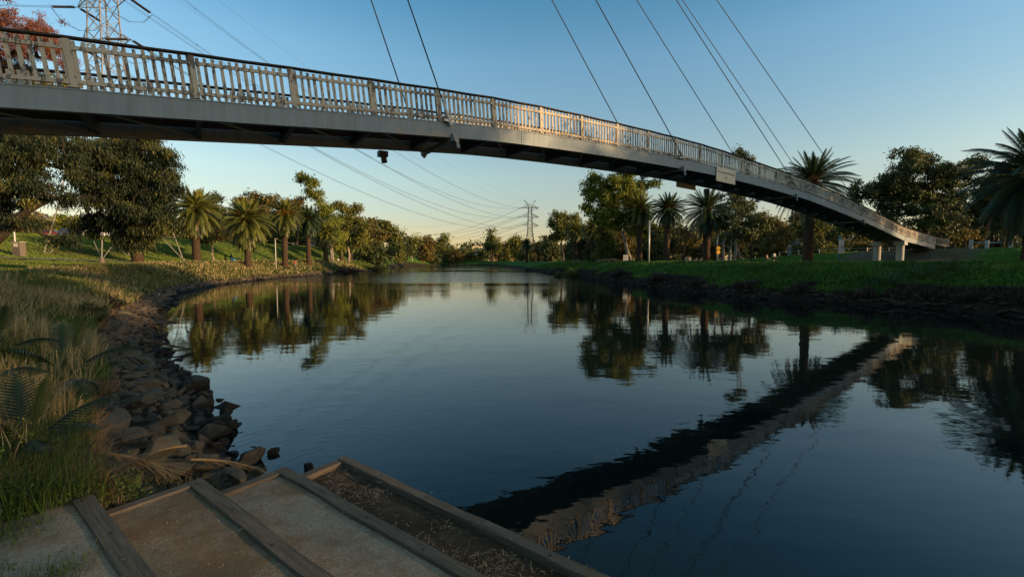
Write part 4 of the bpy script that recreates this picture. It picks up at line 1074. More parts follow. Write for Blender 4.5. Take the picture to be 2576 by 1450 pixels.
for k, (U, tp, hf, bt, y_, lf, lab) in enumerate(fill):
    if 1480 < U < 2260: tp -= 18; hf *= 1.15
    gum('park_tree', lab, y_, (U, bt), (U + (k % 5 - 2) * 2, tp + (bt - tp) * .72), auto_lobes(U, tp, hf, bt + (8 if y_ > 100 else 0), 100 + k, 7 if y_ < 260 else 5), lf,
        'pale_bark' if k % 3 == 0 else 'bark', seed=200 + k, cover=1.9 if y_ < 200 else 2.4, tr=None, group='background park trees', twigs=y_ < 150)

# wood beyond the river bend and behind the right bank, one mass
def farwood():
    r = np.random.RandomState(77); Vs = []; Fs = []; Ts = []; c = 0
    for k in range(130):
        t = k / 129; U = -60 + 2760 * t + r.uniform(-12, 12)
        y_ = r.uniform(390, 460) if 990 < U < 1420 else r.uniform(165, 230)
        base = at(U, 655, y_); hh = r.uniform(10, 16) if not 990 < U < 1420 else r.uniform(12, 17)
        z0 = H1(base[0], base[1])
        lob = [(np.array([base[0] + r.normal() * 3, base[1] + r.normal() * 3, z0 + hh * f]), hh * r.uniform(.4, .6), hh * .3) for f in (.3, .55, .8)]
        V, f, tt, C = crown(lob, .0085 * y_, .005 * y_, 2.0, .3, 900 + k)
        Vs.append(V); Fs.append(f + c); c += len(V); Ts.append(tt)
    return tag(mk('far_wood', np.vstack(Vs), [np.vstack(Fs)], 'dark_leaf', None, False, np.concatenate(Ts)), 'dark band of far woodland behind both banks', None, None, 'stuff')
farwood()

# trees on the right bank beyond the frame edge: they throw the dappled shade over the bridge and landing
rs = np.random.RandomState(5)
off = [(57, 13, 18, .4, 3.2), (61, -10, 22, .68, .9), (66, -15, 25, .72, 1.1), (77, 10, 22, .4, 3.2), (60, 21, 14, .4, 3), (92, -27, 25, .62, 1.0), (88, -2, 23, .6, 1.3), (66, -36, 14, .4, 3), (104, 3, 25, .4, 2.4), (94, 21, 17, .4, 1.2), (72, 27, 11, .4, 1.5),
       (112, 16, 23, .4, 1.6), (72, -25, 14, .4, .5), (84, 45, 11, .4, 1.5), (108, 42, 14, .4, 1.6), (96, -31, 17, .4, .6), (125, 60, 17, .4, 3), (82, 4, 15, .4, 1.2)]
for k, (x_, y_, hh, bf, cov) in enumerate(off):
    z0 = H1(x_, y_); base = np.array([x_, y_, z0 - .1])
    root = thing('shade_tree', 'broad gum standing on the right bank beyond the right edge of the view', 'tree', tuple(base), 0, 'gums beyond the right edge of the view')
    tb = MB(); limb(tb, (0, 0, -.2), (rs.uniform(-1, 1), rs.uniform(-1, 1), hh * .5), .4, .2, k, .04, 8); 
    lob = []
    for j in range(8):
        a = j * 2.4; rr_ = hh * .24 * (0 if j == 7 else 1); lob.append((np.array([math.cos(a) * rr_, math.sin(a) * rr_, hh * (bf + (.97 - bf) / 8 * (j + .5))]), hh * rs.uniform(.2, .27), hh * rs.uniform(.12, .17)))
    for j, (c, rx, rz) in enumerate(lob): limb(tb, (0, 0, hh * .35), c, .16, .04, k * 9 + j)
    tb.build('trunk', 'bark', root, True)
    V, f, t, C = crown(lob, .55, .24, cov, .5, 500 + k); mk('crown', V, [f], 'gum_leaf', root, False, t)

# ------------------------------------------------------------------ landing steps
def SC(s, c, z): return np.array([D1[0] * s + D2[0] * c, D1[1] * s + D2[1] * c, z])
steps = thing('landing_steps', 'broad gravel landing steps edged with weathered timber sleepers going down to the water', 'steps', tuple(SC(STEP_S0, 4.0, -3.5)))
SLc = np.array(steps.location)
def sleeper(s0, s1, c0, c1, ztop, h, seed, along='s', name='sleeper'):
    """a rough sawn timber with softened, slightly wavy edges"""
    r = np.random.RandomState(seed)
    n = 40 if along == 's' else 10; A = np.linspace(s0, s1, n) if along == 's' else np.linspace(c0, c1, n)
    hw = ((c1 - c0) if along == 's' else (s1 - s0)) / 2; mid = ((c1 + c0) if along == 's' else (s1 + s0)) / 2
    ring = [(-1, -h), (-1, -.02), (-.9, 0), (.9, 0), (1, -.02), (1, -h)]
    V = []
    for k, a in enumerate(A):
        w1 = (vnoise(np.array([a * 1.3 + seed]), np.array([seed * 3.]))[0] - .5) * .02; w2 = (vnoise(np.array([a * 5 + seed]), np.array([seed * 7.]))[0] - .5) * .012
        for x, z in ring:
            o = mid + x * hw + w1 + (w2 if abs(x) > .95 else 0); zz = ztop + z + (w1 * .5 if z > -.1 else 0)
            V.append(SC(a, o, zz) if along == 's' else SC(o, a, zz))
    k6 = len(ring); i = np.arange(n - 1)[:, None] * k6; j = np.arange(k6)[None]; j2 = (j + 1) % k6
    q = np.stack([i + j, i + j2, i + k6 + j2, i + k6 + j], -1).reshape(-1, 4)
    mb = MB(); mb.add(V, q); e = (n - 1) * k6; mb.t.append(np.array([[0, x + 1, x] for x in range(1, k6 - 1)] + [[e, e + x, e + x + 1] for x in range(1, k6 - 1)]))
    o = mb.build(name, 'sleeper', steps, rel=SLc)
    # wood grain runs along the timber: give the mesh local axes for the object texture
    me = o.data; ang = math.atan2(D1[1], D1[0]) if along == 's' else math.atan2(D2[1], D2[0])
    o.rotation_euler = (0, 0, ang); me.transform(Matrix.Rotation(-ang, 4, 'Z'))
    return o
def tread(s0, s1, c0, c1, z, m, seed, tilt=0.0):
    ns, nc = 130, 16; a, b = np.meshgrid(np.linspace(s0, s1, ns), np.linspace(c0, c1, nc), indexing='ij')
    hh = z + (fbm(a * 1.6 + seed * 9, b * 1.6, 4) - .5) * .035 + (fbm(a * 9 + seed, b * 9, 3) - .5) * .012 - tilt * (a - s0)
    P = np.stack([D1[0] * a + D2[0] * b, D1[1] * a + D2[1] * b, hh], -1).reshape(-1, 3)
    ii = np.arange(ns * nc).reshape(ns, nc)
    q = np.stack([ii[:-1, :-1], ii[1:, :-1], ii[1:, 1:], ii[:-1, 1:]], -1).reshape(-1, 4)
    return mk('tread', P, [q], m, steps, True, rel=SLc)
SE = 8.0
tread(STEP_S0 - .25, SE, -.15, STEP_C[0] - .12, STEP_Z[0] - .03, 'gravel', 1)
tread(STEP_S0 + .1, SE, STEP_C[0] - .05, STEP_C[1] - .12, STEP_Z[1] - .035, 'dirt_gravel', 2)
tread(STEP_S0 + .1, SE, STEP_C[1] - .05, STEP_C[2] - .12, STEP_Z[2] - .045, 'gravel', 3)
tread(STEP_S0 + .1, SE, STEP_C[2] - .05, STEP_C[3] - .12, STEP_Z[3] - .09, 'mud', 4)
TW = [.17, .165, .15, .145]
for k, c in enumerate(STEP_C):
    t_ = sleeper(STEP_S0, SE, c - TW[k], c, STEP_Z[k], .32 if k < 3 else .9, 11 + k)
    r = np.random.RandomState(60 + k)
    for s_ in np.arange(STEP_S0 + .12, 2, .95):
        mb = MB()
        p = SC(s_ + r.uniform(-.05, .05), c - TW[k] / 2 + r.uniform(-.03, .03), STEP_Z[k]); mb.tube([p - [0, 0, .01], p + [0, 0, .006]], [.017, .015], 8)
        bo = mb.build('bolt', 'black_paint', t_, rel=SLc); bo.matrix_parent_inverse = t_.matrix_basis.inverted()
for k in (1, 2, 3):
    sleeper(STEP_S0 - .0, STEP_S0 + .14, STEP_C[k] - 1.35, STEP_C[k] - TW[k] - .004, STEP_Z[k] - .004, .34 if k < 3 else .8, 31 + k, 'c', 'side_sleeper')

# ------------------------------------------------------------------ rocks
def hull_rock(seed, flat=.7, n=16, rough=0):
    r = np.random.RandomState(seed); bm = bmesh.new()
    for _ in range(n):
        u = r.normal(size=3); u /= np.linalg.norm(u); u = np.sign(u) * np.abs(u) ** .75; bm.verts.new(tuple(u * np.array([1, .75, flat]) * r.uniform(.8, 1.0)))
    g = bmesh.ops.convex_hull(bm, input=bm.verts); 
    bmesh.ops.delete(bm, geom=[v for v in bm.verts if not v.link_faces], context='VERTS')
    if True:
        bmesh.ops.bevel(bm, geom=bm.edges[:], offset=.035, segments=1, affect='EDGES', clamp_overlap=True)
    if rough:
        bmesh.ops.triangulate(bm, faces=bm.faces[:]); bmesh.ops.subdivide_edges(bm, edges=bm.edges[:], cuts=2, use_grid_fill=True)
        for v in bm.verts: v.co += v.co.normalized() * (r.uniform(-1, 1) * rough)
    bmesh.ops.triangulate(bm, faces=bm.faces[:])
    bm.verts.ensure_lookup_table()
    V = np.array([v.co[:] for v in bm.verts]); T = np.array([[v.index for v in f.verts] for f in bm.faces]); bm.free(); return V, T
def euler(r, tilt=.5):
    return np.array(Matrix.Rotation(r.uniform(0, 6.28), 3, 'Z') @ Matrix.Rotation(r.normal() * tilt, 3, 'X') @ Matrix.Rotation(r.normal() * tilt, 3, 'Y'))
rockV = [hull_rock(300 + k, r_) for k, r_ in enumerate([.45, .6, .7, .5, .8, .4, .65, .55, .75, .5])]
rmesh = []
for k, (V, T) in enumerate(rockV):
    o = mk('rock', V, [T], 'rock'); rmesh.append(o.data); bpy.data.objects.remove(o)
def shore_points(n, seed, y0, y1, P, d0, d1, maxdist=None):
    """random points at distance d0..d1 on the land side of shore polyline P, more of them nearer to the camera"""
    r = np.random.RandomState(seed); out = []
    seg = P[:-1], P[1:]
    L = np.linalg.norm(P[1:] - P[:-1], axis=1)
    while len(out) < n:
        k = r.choice(len(L), p=L / L.sum()); t = r.rand(); q = P[k] * (1 - t) + P[k + 1] * t
        if not (y0 < q[1] < y1): continue
        q = q + r.uniform(-1, 1, 2) * (d1 + .5)
        out.append(q)
    Q = np.array(out); return Q
RL = LEFT[(LEFT[:, 1] > 5.5) & (LEFT[:, 1] < 130)]
def rock_sites(P, n_try, y0, y1, dmin, dmax, sz, seed, sp=.62):
    r = np.random.RandomState(seed); Q = shore_points(n_try, seed, y0, y1, P, dmin, dmax)
    d, lf, _, _ = fields(Q[:, 0], Q[:, 1]); keep = (d > dmin) & (d < dmax); Q = Q[keep]; d = d[keep]
    s_ = Q[:, 0] * D1[0] + Q[:, 1] * D1[1]; k2 = ~((s_ > STEP_S0 - .12) & (Q[:, 1] < 9.0)); Q = Q[k2]; d = d[k2]
    size = sz(Q, r); sel = []; cell = {}
    for i in range(len(Q)):
        ok = True; g = (int(Q[i][0]), int(Q[i][1]))
        for a in (-1, 0, 1):
            for b in (-1, 0, 1):
                for j in cell.get((g[0] + a, g[1] + b), ()):
                    if np.hypot(*(Q[i] - Q[j])) < sp * (size[i] + size[j]): ok = False; break
                if not ok: break
            if not ok: break
        if ok: sel.append(i); cell.setdefault(g, []).append(i)
    return Q[sel], size[sel], d[sel]
Q, Z, Dd = rock_sites(RL, 9000, 6, 34, -.2, 2.3, lambda Q, r: np.clip(r.lognormal(-1.85, .42, len(Q)), .08, .36) * (1 + .012 * Q[:, 1]), 21, .56)
order = np.argsort(np.hypot(Q[:, 0], Q[:, 1]) / Z)
r = np.random.RandomState(22); zs = H(Q[:, 0], Q[:, 1]); restV = []; restT = []; cnt = 0
for n_, i in enumerate(order):
    s_ = Z[i]; p = np.array([Q[i][0], Q[i][1], zs[i] + s_ * r.uniform(-.05, .28)])
    if n_ < 285:
        o = bpy.data.objects.new('rock', rmesh[n_ % 10]); COL.objects.link(o); o.location = tuple(p)
        e = Matrix(euler(r, .35)).to_4x4(); o.rotation_euler = e.to_euler(); o.scale = (s_ * r.uniform(.9, 1.3), s_, s_ * r.uniform(.7, 1.05))
        zn = 0 if Q[i][1] < 9 else 1 if Q[i][1] < 13 else 2 if Q[i][1] < 20 else 3
        where = ['the loose rubble heap closest to the landing steps', 'the rubble opposite the black rocks in the water', 'the rubble around the forked branch and mud spit', 'the distant rubble past the russet bush'][zn]
        sz_ = 'Large' if s_ > .26 else 'Middling' if s_ > .17 else 'Small'
        wet = 'wet dark' if p[2] < WATER_Z + .3 else 'dry brown'
        tag(o, '%s %s angular stone in %s' % (sz_.lower(), wet, where), 'rock', '%s %s stones in %s' % (sz_.lower(), wet, where))
    else:
        V, T = rockV[n_ % 10]; V = (V * np.array([1.2, 1, .8]) * s_) @ euler(r, .35).T + p; restV.append(V); restT.append(T + cnt); cnt += len(V)
Q, Z, Dd = rock_sites(RL, 9000, 34, 125, -.3, 2.2, lambda Q, r: np.clip(r.lognormal(-1.0, .35, len(Q)), .2, .8), 23, .7)
zs = H(Q[:, 0], Q[:, 1])
for i in range(len(Q)):
    V, T = rockV[i % 10]; V = (V * np.array([1.2, 1, .7]) * Z[i]) @ euler(r, .3).T + np.array([Q[i][0], Q[i][1], zs[i]]); restV.append(V); restT.append(T + cnt); cnt += len(V)
tag(mk('rock_rubble', np.vstack(restV), [np.vstack(restT)], 'grey_rock'), 'smaller rubble packed along the left shore', None, None, 'stuff')
RR_ = RIGHT[(RIGHT[:, 1] > -5) & (RIGHT[:, 1] < 170)]
Q, Z, Dd = rock_sites(RR_, 14000, 0, 165, -.4, 1.4, lambda Q, r: np.clip(r.lognormal(-1.15, .35, len(Q)), .15, .6), 25, .62)
zs = H(Q[:, 0], Q[:, 1]); restV = []; restT = []; cnt = 0
for i in range(len(Q)):
    V, T = rockV[i % 10]; V = (V * np.array([1.2, 1, .6]) * Z[i]) @ euler(r, .25).T + np.array([Q[i][0], Q[i][1], zs[i] + .1]); restV.append(V); restT.append(T + cnt); cnt += len(V)
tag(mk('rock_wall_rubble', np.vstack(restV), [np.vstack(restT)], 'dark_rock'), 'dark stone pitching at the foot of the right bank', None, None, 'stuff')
def at_z(U, V, z):
    q = ray(U, V); return q * (z / q[2])
# separate blackened rocks standing in the water
lone = [(688, 1134, .13, 'lone black rock in the water nearest the landing'), (575, 1073, .24, 'flat black rock in the water off the rubble point'), (540, 1086, .32, 'rounded dark rock at the tip of the rubble point'),
        (463, 950, .35, 'black rock touching the shore, upper one of the group'), (487, 985, .55, 'largest black rock in the water beside the shore'), (515, 996, .25, 'small black rock at the right end of the dark group'),
        (462, 972, .3, 'black rock between the shore and the largest dark rock'), (495, 1026, .12, 'tiny black rock below the dark group'), (636, 1160, .30, 'squared rock at the water edge beside the side timber'),
        (775, 1172, .14, 'small wet rock between the two lower landing corners'), (620, 780 - 10, .0, '')]
for k, (U, V_, s_, lab) in enumerate(lone):
    if not lab: continue
    p = at_z(U, V_ + 6, WATER_Z); V, T = hull_rock(500 + k, .7, 18, .05)
    s2 = s_ * .95
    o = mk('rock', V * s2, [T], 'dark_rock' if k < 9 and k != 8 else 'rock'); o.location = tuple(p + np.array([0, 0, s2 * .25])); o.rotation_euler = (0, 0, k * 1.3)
    tag(o, lab, 'rock')
# some larger blocks near the landing
big = [(455, 1170, .30, 'square brown block above the dead palm frond'), (395, 1110, .32, 'orange-brown block leaning on the rubble'), (520, 1150, .30, 'pale wedge-shaped block near the frond tips'), (330, 1085, .30, 'grey-brown slab lying next to the weeds'),
       (425, 1045, .34, 'broad tilted slab in the middle of the rubble'), (375, 985, .34, 'flat-topped dark block higher on the shore'), (595, 1195, .22, 'small block against the middle side timber')]
for k, (U, V_, s_, lab) in enumerate(big):
    p = at_z(U, V_ + 10, -2.95 if U > 400 else -2.75); V, T = hull_rock(560 + k, .62, 13)
    o = mk('rock', V * s_ * .9 * np.array([1.2, 1, .9]), [T], 'rock'); o.location = tuple(p); o.rotation_euler = (.2, .15 * (k % 3), k * .9); tag(o, lab, 'rock')
# mud spit
P = [(345, 803), (352, 797), (385, 800), (420, 806), (455, 809), (420, 812), (385, 815), (358, 817)]
pp = np.array([at_z(U, V_, WATER_Z + .03) for U, V_ in P]); c = pp.mean(0) + [0, 0, .12]
mk_ = mk('mud_spit', np.vstack([pp, [c]]), [np.array([[i, (i + 1) % 8, 8] for i in range(8)])], 'path', smooth=True); mk_.data.materials[0] = M['grey_rock']
tag(mk_, 'low grey mud spit running out from the left shore', None, None, 'structure')

# ------------------------------------------------------------------ grasses
def blades(P, h, wd, lean, seed, tint, seg=2, wind=(.25, -.1)):
    """curved tapering blades standing at the points P"""
    r = np.random.RandomState(seed); n = len(P); a = r.uniform(0, 6.283, n); l = np.abs(r.normal(size=n)) * lean
    dx = np.cos(a) * l + wind[0] * .3; dy = np.sin(a) * l + wind[1] * .3
    wa = r.uniform(0, 6.283, n); wx = np.cos(wa) * wd / 2; wy = np.sin(wa) * wd / 2
    o = np.zeros((n, 3))
    p0 = P; p1 = P + np.stack([dx * h * .35, dy * h * .35, h * .6], -1); p2 = P + np.stack([dx * h, dy * h, h * (1 - .35 * np.clip(l, 0, 1))], -1)
    W = np.stack([wx, wy, o[:, 0]], -1)
    V = np.stack([p0 - W, p0 + W, p1 - W * .8, p1 + W * .8, p2], 1).reshape(-1, 3)
    b = np.arange(n)[:, None] * 5
    return V, [b + np.array([[0, 1, 3, 2]]), b + np.array([[2, 3, 4]])], np.repeat(np.clip(tint, 0, 1), 5)
def area_points(n, seed, poly=None, fn=None, near=None, rmin=3, rmax=60, th0=-75, th1=0, pw=1.0):
    """points spread evenly in the picture (by angle and log distance), kept where fn says"""
    r = np.random.RandomState(seed); out = []; tot = 0
    while tot < n:
        m = n * 3; th = np.radians(r.uniform(th0, th1, m)); rad = np.exp(r.uniform(math.log(rmin), math.log(rmax), m) ) ** 1.0
        x = np.sin(th) * rad; y = np.cos(th) * rad; k = fn(x, y, r)
        out.append(np.stack([x[k], y[k]], -1)); tot += k.sum()
        if len(out) > 60: break
    return np.vstack(out)[:n]
def grass_obj(name, Q, hfn, wfn, lean, seed, m, label, tintfn, wind=(.25, -.1)):
    z = H(Q[:, 0], Q[:, 1]); P = np.column_stack([Q, z - .02]); r = np.random.RandomState(seed + 1)
    dist = np.hypot(Q[:, 0], Q[:, 1]); h = hfn(Q, dist, r); wd = wfn(dist)
    V, f, t = blades(P, h, wd, lean, seed, tintfn(Q, r), wind=wind)
    return tag(mk(name, V, f, m, None, False, t), label, None, None, 'stuff')
def left_land(x, y, r, dmin=2.1, dmax=9.5, fade=1.0):
    d, lf, dl, dr = fields(x, y); s = x * D1[0] + y * D1[1]; c = x * D2[0] + y * D2[1]
    edge = 1.85 + (fbm(x * .6, y * .6, 3) - .5) * 1.3 - .25 * sstep((y - 9) / 5)
    on_steps = (s > STEP_S0 - .05 - .1 * r.rand(len(x)) + .35 * sstep((c - .2) / .6) * (c < .95) * r.rand(len(x))) & (c < 4.3)
    on_path = (s > STEP_S0 - 2.3) & (c < .95) & (x * .6 + y > .9)
    far_ok = (d < dmax + 2 * fbm(x * .3, y * .3, 2))
    return lf & (d > np.maximum(dmin, edge)) & far_ok & ~on_steps
wf = lambda d: np.clip(d * .0017, .007, .16)
patch = lambda x, y, s, o: fbm(x * s + o, y * s + o, 3)
# dry brown grass, green grass, flowering mustard weeds
dry = lambda x, y, r: left_land(x, y, r) & (patch(x, y, .22, 3) + r.normal(size=len(x)) * .07 > .42)
grn = lambda x, y, r: left_land(x, y, r, 2.0) & (patch(x, y, .22, 3) + r.normal(size=len(x)) * .07 <= .50)
Qa = area_points(66000, 1, fn=dry, rmin=3.0, rmax=45)
grass_obj('dry_grass', Qa, lambda Q, d, r: r.uniform(.4, .95, len(Q)) * np.clip(.72 + .03 * d, .7, 1.15), wf, .35, 2, 'dry_grass', 'tall dry brown grass on the near left bank', lambda Q, r: .35 + .5 * patch(Q[:, 0], Q[:, 1], .7, 9) + r.normal(size=len(Q)) * .15)
Qa = area_points(60000, 3, fn=grn, rmin=3.0, rmax=45)
grass_obj('green_grass', Qa, lambda Q, d, r: r.uniform(.3, .75, len(Q)) * np.clip(.62 + .03 * d, .6, 1.1), wf, .4, 4, 'green_grass', 'green grass among the dry grass on the near left bank', lambda Q, r: .2 + .6 * patch(Q[:, 0], Q[:, 1], .9, 4) + r.normal(size=len(Q)) * .15)
ylw = lambda x, y, r: left_land(x, y, r, 3.0, 10.5) & (((patch(x, y, .16, 20) > .56)) | ((y > 12) & (y < 30) & (x < -14) & (patch(x, y, .12, 31) > .47)))
Qa = area_points(15000, 5, fn=ylw, rmin=6, rmax=40)
grass_obj('mustard_weed', Qa, lambda Q, d, r: r.uniform(.5, .95, len(Q)), wf, .3, 6, 'weed', 'yellow-green flowering weeds on the left bank', lambda Q, r: .5 + r.normal(size=len(Q)) * .2)
allfl = lambda x, y, r: left_land(x, y, r, 2.4) & (patch(x, y, .3, 50) > .45)
Qa = area_points(1500, 7, fn=allfl, rmin=3.5, rmax=26); rz = np.random.RandomState(8)
C = np.column_stack([Qa, H(Qa[:, 0], Qa[:, 1]) + rz.uniform(.35, .75, len(Qa))]); dd_ = np.hypot(Qa[:, 0], Qa[:, 1])
V, f, t = leaves(C, np.full(len(C), 2), .02, .013, .012, 0, 9, np.full(len(C), .5)); 
k_ = np.repeat(np.clip(dd_ / 7.0, .9, 3), 2); c4 = V.reshape(-1, 4, 3); c0 = c4.mean(1, keepdims=True); V = (c0 + (c4 - c0) * k_[:, None, None]).reshape(-1, 3)
tag(mk('yellow_flowers', V, [f], 'flower', None, False, t), 'tiny yellow mustard flowers scattered over the left bank grass', None, None, 'stuff')
# broad-leaved low weeds by the landing corner
lw = lambda x, y, r: left_land(x, y, r, 1.6, 6.5) & (np.hypot(x + 5.2, y - 5.2) < 2.6 + .6 * r.rand(len(x)))
Qa = area_points(7000, 11, fn=lw, rmin=3, rmax=12)
C = np.column_stack([Qa, H(Qa[:, 0], Qa[:, 1]) + np.random.RandomState(3).uniform(.03, .3, len(Qa))])
V, f, t = leaves(C, np.full(len(C), 3), .05, .04, .026, -.2, 12, np.clip(np.random.RandomState(4).normal(.5, .2, len(C)), 0, 1))
tag(mk('leafy_weeds', V, [f], 'green_grass', None, False, t), 'low leafy green weeds beside the upper landing corner', None, None, 'stuff')
# russet and dry fringes along the left rubble
fr = lambda x, y, r: (lambda d, lf, a, b: lf & (d > 1.9) & (d < 3.4 + fbm(x * .5, y * .5, 2)) & (patch(x, y, .35, 70) > .5))(*fields(x, y)) & ~((x * D1[0] + y * D1[1] > STEP_S0 - .3))
Qa = area_points(16000, 13, fn=fr, rmin=5, rmax=60)
grass_obj('russet_grass', Qa, lambda Q, d, r: r.uniform(.2, .5, len(Q)), wf, .9, 14, 'straw', 'matted russet grass hanging over the rubble', lambda Q, r: .25 + .4 * patch(Q[:, 0], Q[:, 1], .8, 2) + r.normal(size=len(Q)) * .12, wind=(.6, 0))
r5 = np.random.RandomState(61); sq = r5.uniform(STEP_S0 - 1.3, STEP_S0 - .03, 5200); cq = r5.uniform(.8, 3.2, 5200); k5 = r5.rand(5200) < np.exp(-(STEP_S0 - sq) / .7)
Qa = np.column_stack([D1[0] * sq[k5] + D2[0] * cq[k5], D1[1] * sq[k5] + D2[1] * cq[k5]])
grass_obj('matted_grass', Qa, lambda Q, d, r: r.uniform(.06, .28, len(Q)), lambda d: np.clip(d * .0013, .007, .1), .9, 62, 'dry_grass', 'short matted dry grass along the side timbers of the landing', lambda Q, r: .25 + r.normal(size=len(Q)) * .2)
# the left bank further away
fl = lambda x, y, r: (lambda d, lf, a, b: lf & (d > 1.7) & (d < 9 + 3 * fbm(x * .1, y * .1, 2)) & (y > 25))(*fields(x, y))
Qa = area_points(42000, 15, fn=fl, rmin=34, rmax=200, th0=-48, th1=-8)
grass_obj('tall_grass', Qa, lambda Q, d, r: r.uniform(.25, .6, len(Q)) * (.6 + .9 * patch(Q[:, 0], Q[:, 1], .12, 6)), lambda d: np.clip(d * .0022, .05, .3), .3, 16, 'weed', 'tall rough grass along the left bank towards the bend', lambda Q, r: patch(Q[:, 0], Q[:, 1], .13, 9) * 1.2 - .25 + r.normal(size=len(Q)) * .15)
Qa = area_points(16000, 17, fn=fl, rmin=34, rmax=150, th0=-48, th1=-10)
grass_obj('pale_dry_grass', Qa, lambda Q, d, r: r.uniform(.3, .7, len(Q)), lambda d: np.clip(d * .0018, .05, .25), .25, 18, 'dry_grass', 'pale dry seed heads along the left bank', lambda Q, r: .5 + r.normal(size=len(Q)) * .2)
# lawn blades on the left plateau nearer than the palms
ln = lambda x, y, r: (lambda d, lf, a, b: lf & (d > 7) & (d < 34) & (y > 9))(*fields(x, y))
Qa = area_points(42000, 19, fn=ln, rmin=16, rmax=75, th0=-55, th1=-25)
grass_obj('lawn_grass', Qa, lambda Q, d, r: r.uniform(.06, .16, len(Q)), lambda d: np.clip(d * .0024, .03, .15), .4, 20, 'green_grass', 'short lawn grass on the left bank', lambda Q, r: .45 + .4 * patch(Q[:, 0], Q[:, 1], .2, 5) + r.normal(size=len(Q)) * .12)
sl_ = lambda x, y, r: (lambda d, lf, a, b: lf & (d > 10) & (y > 30) & (x < -40))(*fields(x, y))
Qa = area_points(90000, 51, fn=sl_, rmin=48, rmax=190, th0=-52, th1=-14)
grass_obj('slope_grass', Qa, lambda Q, d, r: r.uniform(.08, .2, len(Q)), lambda d: np.clip(d * .0028, .05, .4), .35, 52, 'lawn_blade', 'mown grass on the long left slope', lambda Q, r: .45 + .5 * (patch(Q[:, 0], Q[:, 1], .07, 5) - .4) * 2 + r.normal(size=len(Q)) * .12)
rl_ = lambda x, y, r: (lambda d, lf, a, b: (~lf) & (d > 12) & (embank(x, y, d, lf) < .3 + .3 * r.rand(len(x))))(*fields(x, y))
Qa = area_points(50000, 53, fn=rl_, rmin=36, rmax=150, th0=5, th1=54)
grass_obj('park_grass', Qa, lambda Q, d, r: r.uniform(.06, .16, len(Q)), lambda d: np.clip(d * .0028, .05, .3), .35, 54, 'lush_grass', 'mown park grass on the right bank', lambda Q, r: .55 + r.normal(size=len(Q)) * .15)
# right bank
rb = lambda x, y, r: (lambda d, lf, a, b: (~lf) & (d > 1.25) & (d < 19))(*fields(x, y))
Qa = area_points(80000, 21, fn=rb, rmin=22, rmax=150, th0=2, th1=54)
grass_obj('lush_grass', Qa, lambda Q, d, r: r.uniform(.15, .4, len(Q)) * (.6 + 1.1 * patch(Q[:, 0], Q[:, 1], .45, 6)), lambda d: np.clip(d * .0026, .06, .3), .55, 22, 'lush_grass', 'lush dark green grass on the right bank', lambda Q, r: .1 + .8 * patch(Q[:, 0], Q[:, 1], .4, 9) + r.normal(size=len(Q)) * .12)
rb2 = lambda x, y, r: (lambda d, lf, a, b: (~lf) & (d > .8) & (d < 2.3) & (patch(x, y, .3, 44) > .46))(*fields(x, y))
Qa = area_points(22000, 23, fn=rb2, rmin=24, rmax=130, th0=2, th1=54)
grass_obj('heath_fringe', Qa, lambda Q, d, r: r.uniform(.2, .6, len(Q)), lambda d: np.clip(d * .0022, .05, .25), .5, 24, 'heath', 'dark twiggy growth hanging over the right stone edge', lambda Q, r: .4 + r.normal(size=len(Q)) * .2)

# bushes along the banks
def bush(label, U, V_, y, hw, hh, leaf, seed, group='bushes on the river banks', cat='bush', name='bush'):
    if 'heathy' in label:
        while y > 20 and float(fields(np.array([at(U, 655, y)[0]]), np.array([y]))[0][0]) > 1.3: y *= .985
    p = at(U, V_, y); z0 = H1(p[0], y); px = y / F; root = thing(name, label, cat, (p[0], y, z0), 0, group)
    lob = [(np.array([dx * hw * px, dy * hw * px, hh * px * f]), hw * px * s_, hh * px * .5) for dx, dy, f, s_ in ((-.5, 0, .45, .5), (.45, .2, .5, .5), (0, -.2, .9, .5), (0, .3, .4, .6))]
    V, f, t, C = crown(lob, max(.12, .005 * y), max(.05, .0022 * y), 3.0, -.2, seed, hollow=.3)
    mk('foliage', V, [f], leaf, root, False, t); tb = MB()
    for j in range(5): limb(tb, (0, 0, -.1), lob[j % 4][0], .05, .015, seed + j, .06, 5)
    tb.build('stem', 'bark', root, True)
bush('dark rounded bush at the water edge on the right bank, below the small palms', 1406, 690, 92, 22, 24, 'dark_leaf', 1)
bush('pale grey-green reedy clump right of the dark rounded bush', 1440, 684, 95, 20, 16, 'gum_leaf', 2)
bush('round russet bush on the near left shore', 275, 740, 24, 34, 30, 'heath', 3)
bush('dark green bush below the russet bush on the near left shore', 215, 800, 17.5, 40, 46, 'dark_leaf', 4)
bush('low brown scrub at the left water edge under the third palm', 760, 684, 88, 40, 12, 'heath', 5)
bush('low brown scrub further along the left water edge', 868, 676, 118, 40, 12, 'heath', 6)
bush('dark scrub bush on the left edge near the white-trunked gum', 955, 668, 150, 30, 12, 'dark_leaf', 7)
for k, (U, V_, y_, hw) in enumerate(((1660, 712, 62, 40), (1760, 722, 56, 44), (1880, 738, 46, 44), (2010, 748, 41, 44), (1560, 704, 74, 34), (2180, 762, 37, 40), (2440, 775, 33, 50))):
    bush(['dark heathy bush under the lit grass tip', 'heathy bush below the wide dark palm', 'heathy bush on the stone edge below the warning sign', 'heathy bush below the open-grass palm', 'heathy bush left of the lit grass tip', 'heathy bush on the stones below the left pier', 'heathy bush on the stones towards the right edge'][k], U, V_, y_, hw, 15, 'heath', 30 + k, 'heathy bushes over the right stone edge')
def young_palm(label, base, n, L, seed, leaf='young_frond', pairs=15, cat='young palm', e=(.2, 1.3)):
    root = thing('young_palm', label, cat, tuple(base)); V, q, t = palm_meshes(seed, L, n, pairs, .1, .04, .34, .012)
    mk('fronds', V * np.array([1, 1, 1.0]), [q], leaf, root, False, t); return root
